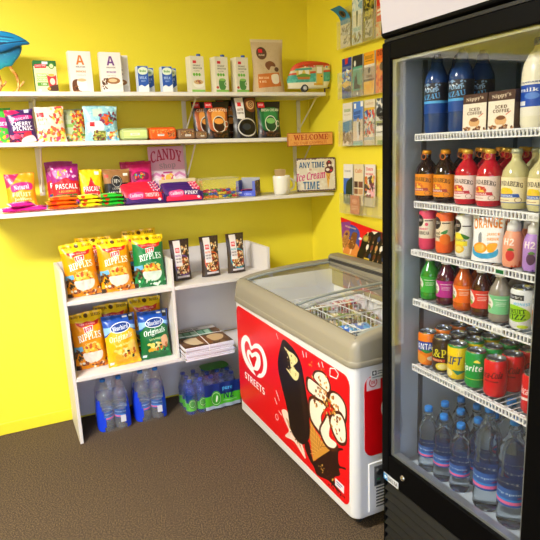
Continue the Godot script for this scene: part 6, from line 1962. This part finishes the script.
# what each kind of bottle or can is made of: [part, mesh, material, height]
func recipe(kind: String) -> Array:
	if kinds.has(kind):
		return kinds[kind]
	var out := []
	var mk := func(called: String, prof: Array, mt: Material, cell := "", seg := 22) -> void:
		var s := Shape.new()
		s.lathe(prof, seg, cells[cell] if cell != "" else Rect2(0, 0, 1, 1))
		out.append([called, s.mesh(), mt])
	var band := func(called: String, prof: Array, cell: String, from: float, to: float) -> void:
		var s := Shape.new()
		s.lathe(prof, 16, cells[cell], Vector3.ZERO, 1.0, from, to)
		out.append([called, s.mesh(), printed("label")])
	var steel := paint("b4b8bc", 0.25, 0.9)
	if kind.begins_with("can "):
		var slim := kind in ["can pink", "can orange", "can lemon"]
		var r := 0.028 if slim else 0.033
		var h := 0.132 if slim else 0.116
		mk.call("body", P([r * 0.86, h - 0.004, r, h - 0.012, r, 0.010, r * 0.82, 0.0]), printed("can"), {"can pink": "can pink", "can orange": "can orange", "can lemon": "can lemon", "can fizz lime": "can fizz lime", "can fizz red": "can fizz red"}.get(kind, kind.replace("can ", "cola ") + " can"))
		mk.call("lid", P([0, h - 0.006, r * 0.76, h - 0.006, r * 0.80, h, r * 0.86, h, r * 0.88, h - 0.004]), steel)
		var tab := Shape.new()
		tab.slab(rounded(0.016, 0.022, 0.007), 0.0, 0.0012)
		tab.turned(Transform3D(Basis(V(1, 0, 0), V(0, 0, -1), V(0, 1, 0)), V(0.002, h - 0.0052, 0.004)))
		out.append(["tab", tab.mesh(), steel])
		mk.call("base", P([r * 0.82, 0.0, 0, 0.004]), steel)
	elif kind.begins_with("brew "):
		var tone: Dictionary = {"brew amber": ["2c1a10", "label amber", "e09a1c"], "brew blush": ["c01c2c", "label blush", "d8b03c"], "brew lemon": ["cfc890", "label lemon", "b8bc9c"]}
		var c: Array = tone[kind]
		mk.call("bottle", P([0.0125, 0.150, 0.0135, 0.146, 0.0125, 0.140, 0.0140, 0.130, 0.024, 0.118, 0.0335, 0.104, 0.0365, 0.088, 0.0365, 0.012, 0.033, 0.002, 0.0, 0.0]), paint(c[0], 0.06, 0.0, 0.8))
		band.call("label", P([0.0370, 0.086, 0.0370, 0.018]), c[1], -1.55, 1.35)
		mk.call("cap", P([0, 0.160, 0.012, 0.160, 0.0145, 0.156, 0.0145, 0.148, 0.013, 0.147]), paint(c[2], 0.3, 0.3))
		if kind != "brew lemon":
			var ring := Shape.new()
			var loop := []
			for k in 14:
				loop.append(V(0.009 * cos(TAU * k / 14), 0.140 + 0.009 * sin(TAU * k / 14), 0.0175))
			ring.tube(loop, 0.0012, 5, true)
			out.append(["pull_ring", ring.mesh(), paint("e07a3c", 0.3, 0.3)])
	elif kind.begins_with("juice "):
		var tone: Dictionary = {"juice lime": "2f8a2a", "juice berry": "4a1226", "juice orange": "b8500e", "juice red": "3c130c", "juice mint": "8a8478"}
		mk.call("bottle", P([0.0135, 0.136, 0.0135, 0.126, 0.0145, 0.124, 0.017, 0.116, 0.026, 0.100, 0.0315, 0.084, 0.0315, 0.072, 0.030, 0.066, 0.030, 0.024, 0.0315, 0.018, 0.0315, 0.006, 0.027, 0.0, 0, 0.0]), paint(tone[kind], 0.08, 0.0, 0.7))
		band.call("label", P([0.0322, 0.080, 0.0312, 0.066, 0.0312, 0.026]), kind, -1.5, 1.5)
		mk.call("cap", P([0, 0.148, 0.0145, 0.148, 0.016, 0.145, 0.016, 0.131, 0.0135, 0.130]), paint("dfe2e0", 0.35))
	elif kind in ["small water", "large water", "pack water", "pure water", "blue water"]:
		var big := kind in ["large water", "pack water"]
		var k: float = {"small water": 1.0, "large water": 1.0, "pack water": 1.0, "pure water": 0.93, "blue water": 1.0}[kind]
		if big:
			mk.call("bottle", P([0.0, 0.305, 0.0135, 0.305, 0.0135, 0.292, 0.0175, 0.290, 0.0145, 0.284, 0.018, 0.274, 0.032, 0.248, 0.0405, 0.222, 0.0415, 0.205, 0.0395, 0.196, 0.0415, 0.186, 0.0395, 0.172, 0.0415, 0.160, 0.0395, 0.146, 0.0415, 0.134, 0.040, 0.126, 0.040, 0.072, 0.0415, 0.066, 0.0395, 0.050, 0.0415, 0.036, 0.0415, 0.014, 0.036, 0.001, 0.030, 0.0, 0.0, 0.006]), liquid("e4eef6") if kind == "large water" else clear("dfe9f2", 0.10, 0.05))
			mk.call("label", P([0.0418, 0.126, 0.0418, 0.072]), printed("label"), "water label")
			mk.call("cap", P([0, 0.318, 0.0135, 0.318, 0.015, 0.315, 0.015, 0.303, 0.0138, 0.302]), paint("2c86e0", 0.35))
		elif kind == "blue water":
			mk.call("bottle", P([0.016, 0.214, 0.018, 0.206, 0.026, 0.188, 0.035, 0.166, 0.0365, 0.150, 0.0345, 0.138, 0.0365, 0.126, 0.0365, 0.010, 0.032, 0.0, 0, 0.0]), paint("2a4880", 0.1, 0.0, 0.6))
			mk.call("label", P([0.037, 0.200 - 0.05, 0.037, 0.060]), printed("label"), "blue bottle label")
			mk.call("cap", P([0, 0.236, 0.010, 0.236, 0.012, 0.226, 0.017, 0.224, 0.018, 0.21, 0.016, 0.209]), paint("1d3c70", 0.35))
		else:
			var f := []
			for q in P([0.0, 0.208, 0.0125, 0.208, 0.0125, 0.198, 0.016, 0.196, 0.0135, 0.190, 0.016, 0.182, 0.025, 0.166, 0.0315, 0.146, 0.033, 0.128, 0.0285, 0.112, 0.0325, 0.098, 0.032, 0.092, 0.032, 0.052, 0.033, 0.046, 0.0315, 0.036, 0.033, 0.026, 0.033, 0.010, 0.029, 0.0, 0.0, 0.004]):
				f.append(q * k)
			mk.call("bottle", f, liquid("e4eef6") if kind == "small water" else clear("2c48b0", 0.45, 0.06))
			mk.call("label", P([0.0332 * k, 0.092 * k, 0.0332 * k, 0.052 * k]) if kind == "small water" else P([0.0318, 0.120, 0.0318, 0.022]), printed("label"), "water label" if kind == "small water" else "pure label")
			mk.call("cap", P([0, 0.220 * k, 0.0125, 0.220 * k, 0.0142, 0.217 * k, 0.0142, 0.205 * k, 0.013, 0.204 * k]), paint("2c86e0" if kind == "small water" else "1f3fb8", 0.35))
	elif kind.begins_with("flavoured "):
		mk.call("bottle", P([0.016, 0.108, 0.017, 0.100, 0.021, 0.096, 0.0275, 0.080, 0.0295, 0.068, 0.0295, 0.008, 0.026, 0.0, 0, 0.0]), printed("label"), "bottle peach" if kind == "flavoured peach" else "bottle lilac", 8)
		mk.call("cap", P([0, 0.136, 0.009, 0.136, 0.0115, 0.132, 0.0115, 0.122, 0.017, 0.118, 0.0185, 0.112, 0.0185, 0.098, 0.017, 0.097]), paint("eef0f0", 0.35))
	elif kind == "milk":
		mk.call("bottle", P([0.018, 0.205, 0.019, 0.196, 0.030, 0.184, 0.041, 0.160, 0.045, 0.138, 0.045, 0.012, 0.040, 0.0, 0, 0.0]), paint("f0ecd4", 0.3))
		mk.call("label", P([0.0454, 0.118, 0.0454, 0.030]), printed("label"), "milk label")
		mk.call("cap", P([0, 0.222, 0.018, 0.222, 0.020, 0.219, 0.020, 0.203, 0.018, 0.202]), paint("2452b8", 0.35))
	kinds[kind] = out
	return out

func drink(called: String, label: String, kind: String, at: Vector3, turn: float, group: String) -> Node3D:
	var o := thing(called, label, "can" if called.ends_with("can") else "bottle", at, turn, group)
	for r in recipe(kind):
		var q := part(o, r[0], r[1], r[2])
		if kind in ["small water", "large water", "pack water"]:
			q.scale.y = 0.93 if kind == "pack water" else 1.075
	return o

func fridge_goods() -> void:
	var face := -PI / 2
	var row := ["front", "second", "third", "fourth"]
	# top shelf
	var y: float = SHELVES[0] + 0.0006
	for k in 4:
		drink("blue_bottle", ["dark blue water bottle nearest the hinge side, top fridge shelf", "dark blue water bottle beside the iced coffee, top fridge shelf", "dark blue water bottle behind the hinge side one", "dark blue water bottle behind the iced coffee"][k], "blue water", V([1.275, 1.285, 1.36, 1.37][k], y, [-1.437, -1.342, -1.44, -1.345][k]), face + 0.3, "dark blue bottles on the top fridge shelf")
	for k in 4:
		var s := Shape.new()
		s.box(V(-0.045, 0, -0.058), V(0.045, 0.101, 0), 0.0015, tint("4a3020"), cells["iced coffee"])
		lone("iced_coffee_carton", ["front iced coffee carton beside the blue bottles", "front iced coffee carton beside the milk", "iced coffee carton behind, beside the blue bottles", "iced coffee carton behind, beside the milk"][k], "carton", s.mesh(), printed("card"), V(1.238 + 0.062 * (k / 2), y, [-1.240, -1.146][k % 2]), face, "iced coffee cartons")
	for k in 2:
		drink("milk_bottle", ["front milk bottle with a blue label, top fridge shelf", "milk bottle with a blue label standing behind another"][k], "milk", V(1.29 + 0.096 * k, y, -1.07), face, "milk bottles in the fridge")
	# brewed drinks
	y = SHELVES[1] + 0.0006
	var brews := [["amber", -1.47, 0], ["amber", -1.383, 0], ["blush", -1.291, 0], ["blush", -1.205, 0], ["lemon", -1.114, 0], ["lemon", -1.028, 0]]
	var side := ["hinge side", "inner"]
	var names := {"amber": "dark brown brewed drink bottle with orange label", "blush": "red brewed drink bottle with white label", "lemon": "pale lemon brewed drink bottle with blue banded label"}
	for k in 6:
		var b: Array = brews[k]
		for r in 4:
			drink("brewed_drink_bottle", "%s, %s column, %s row" % [names[b[0]], ["hinge side", "handle side"][k % 2], row[r]], "brew " + b[0], V(1.270 + 0.076 * r, y, b[1]), face + 0.25, b[0] + " brewed drinks")
	# slim cans, pouch and flavoured waters
	y = SHELVES[2] + 0.0006
	for k in 3:
		for r in 3:
			drink("slim_can", "%s, %s row" % [["slim can with pink top and base", "slim orange can", "slim white can with a lemon picture"][k], row[r]], ["can pink", "can orange", "can lemon"][k], V(1.262 + 0.062 * r, y, [-1.452, -1.372, -1.285][k]), face + 0.25, ["pink", "orange", "lemon"][k] + " slim cans")
	for r in 2:
		bag("drink_pouch", ["white drink pouch with orange lettering, in front", "white drink pouch with orange lettering, behind another"][r], "pouch", "orange pouch", V(1.262 + 0.06 * r, y, -1.195), V(0.098, 0.142, 0.045), 0.02, face + 0.35, 0.0, "white drink pouches", 150, "foil", "pouch")
	for k in 2:
		for r in 2:
			drink("flavoured_water_bottle", ["peach coloured", "lilac coloured"][k] + " flavoured water bottle, " + row[r] + " row", ["flavoured peach", "flavoured lilac"][k], V(1.266 + 0.064 * r, y, [-1.108, -1.040][k]), face + 0.4, ["peach", "lilac"][k] + " flavoured waters")
	# juices
	y = SHELVES[3] + 0.0006
	var js := [["juice lime", "green juice bottle", -1.443], ["juice berry", "dark juice bottle with magenta label", -1.367], ["juice orange", "orange juice bottle", -1.290], ["juice red", "dark juice bottle with red label", -1.217], ["juice mint", "brownish juice bottle with mint green label", -1.147]]
	for j in js:
		for r in 3:
			drink("juice_bottle", "%s, %s row" % [j[1], row[r]], j[0], V(1.268 + 0.067 * r, y, j[2]), face + 0.1, j[1] + "s")
	for k in 2:
		for r in 3:
			drink("fizz_can", ["white fizzy fruit can with a lime patch", "white fizzy fruit can with an orange patch"][k] + ", " + row[r] + " row", ["can fizz lime", "can fizz red"][k], V(1.27 + 0.069 * r, y, [-1.070, -0.996][k]), face + 0.45, "white fizzy cans")
	# soft drink cans
	y = SHELVES[4] + 0.0006
	var cs := [["can orange_", "orange soft drink can with blue lettering band", -1.452], ["can brown", "brown soft drink can with yellow letters", -1.381], ["can yellow", "yellow soft drink can", -1.309], ["can green", "green soft drink can", -1.232], ["can zero", "red soft drink can with black lettering", -1.155], ["can red", "red soft drink can with white lettering", -1.018]]
	for c in cs:
		for r in 4:
			drink("soft_drink_can", "%s, %s row" % [c[1], row[r]], c[0].replace("orange_", "orange soda"), V(1.272 + 0.070 * r, y, c[2]), face + 0.3, c[1] + "s")
	# water on the fridge floor
	y = 0.3526
	for k in 3:
		for r in 3:
			drink("water_bottle", "small water bottle on the fridge floor, %s column from the hinge, %s row" % [["first", "second", "third"][k], row[r]], "small water", V(1.268 + 0.004 * k + 0.075 * r, y, [-1.437, -1.365, -1.290][k]), face + 0.4, "small water bottles on the fridge floor")
	for k in 2:
		for r in 2:
			drink("large_water_bottle", "large water bottle on the fridge floor, %s column, %s row" % [["hinge side", "handle side"][k], row[r]], "large water", V(1.280 + 0.093 * r, y, [-1.178, -1.082][k]), face + 0.4, "large water bottles on the fridge floor")
	for k in 3:
		var s := Shape.new()
		s.slab(rounded(0.048, 0.022, 0.001), 0.0, 0.0008, cells[["shelf ticket", "shelf ticket yellow", "shelf ticket yellow"][k]], tint("e4e6e8"))
		s.turned(Transform3D(Basis(V(0, 0, 1), V(1, 0, 0), V(0, 1, 0)), Vector3.ZERO))
		lone("price_ticket", ["white price ticket before the small water bottles", "yellow price ticket before the hinge side large bottle", "yellow price ticket before the handle side large bottle"][k], "ticket", s.mesh(), printed("label"), V(1.224, 0.3524, [-1.40, -1.17, -1.04][k]), 0.0, "price tickets on the fridge floor")
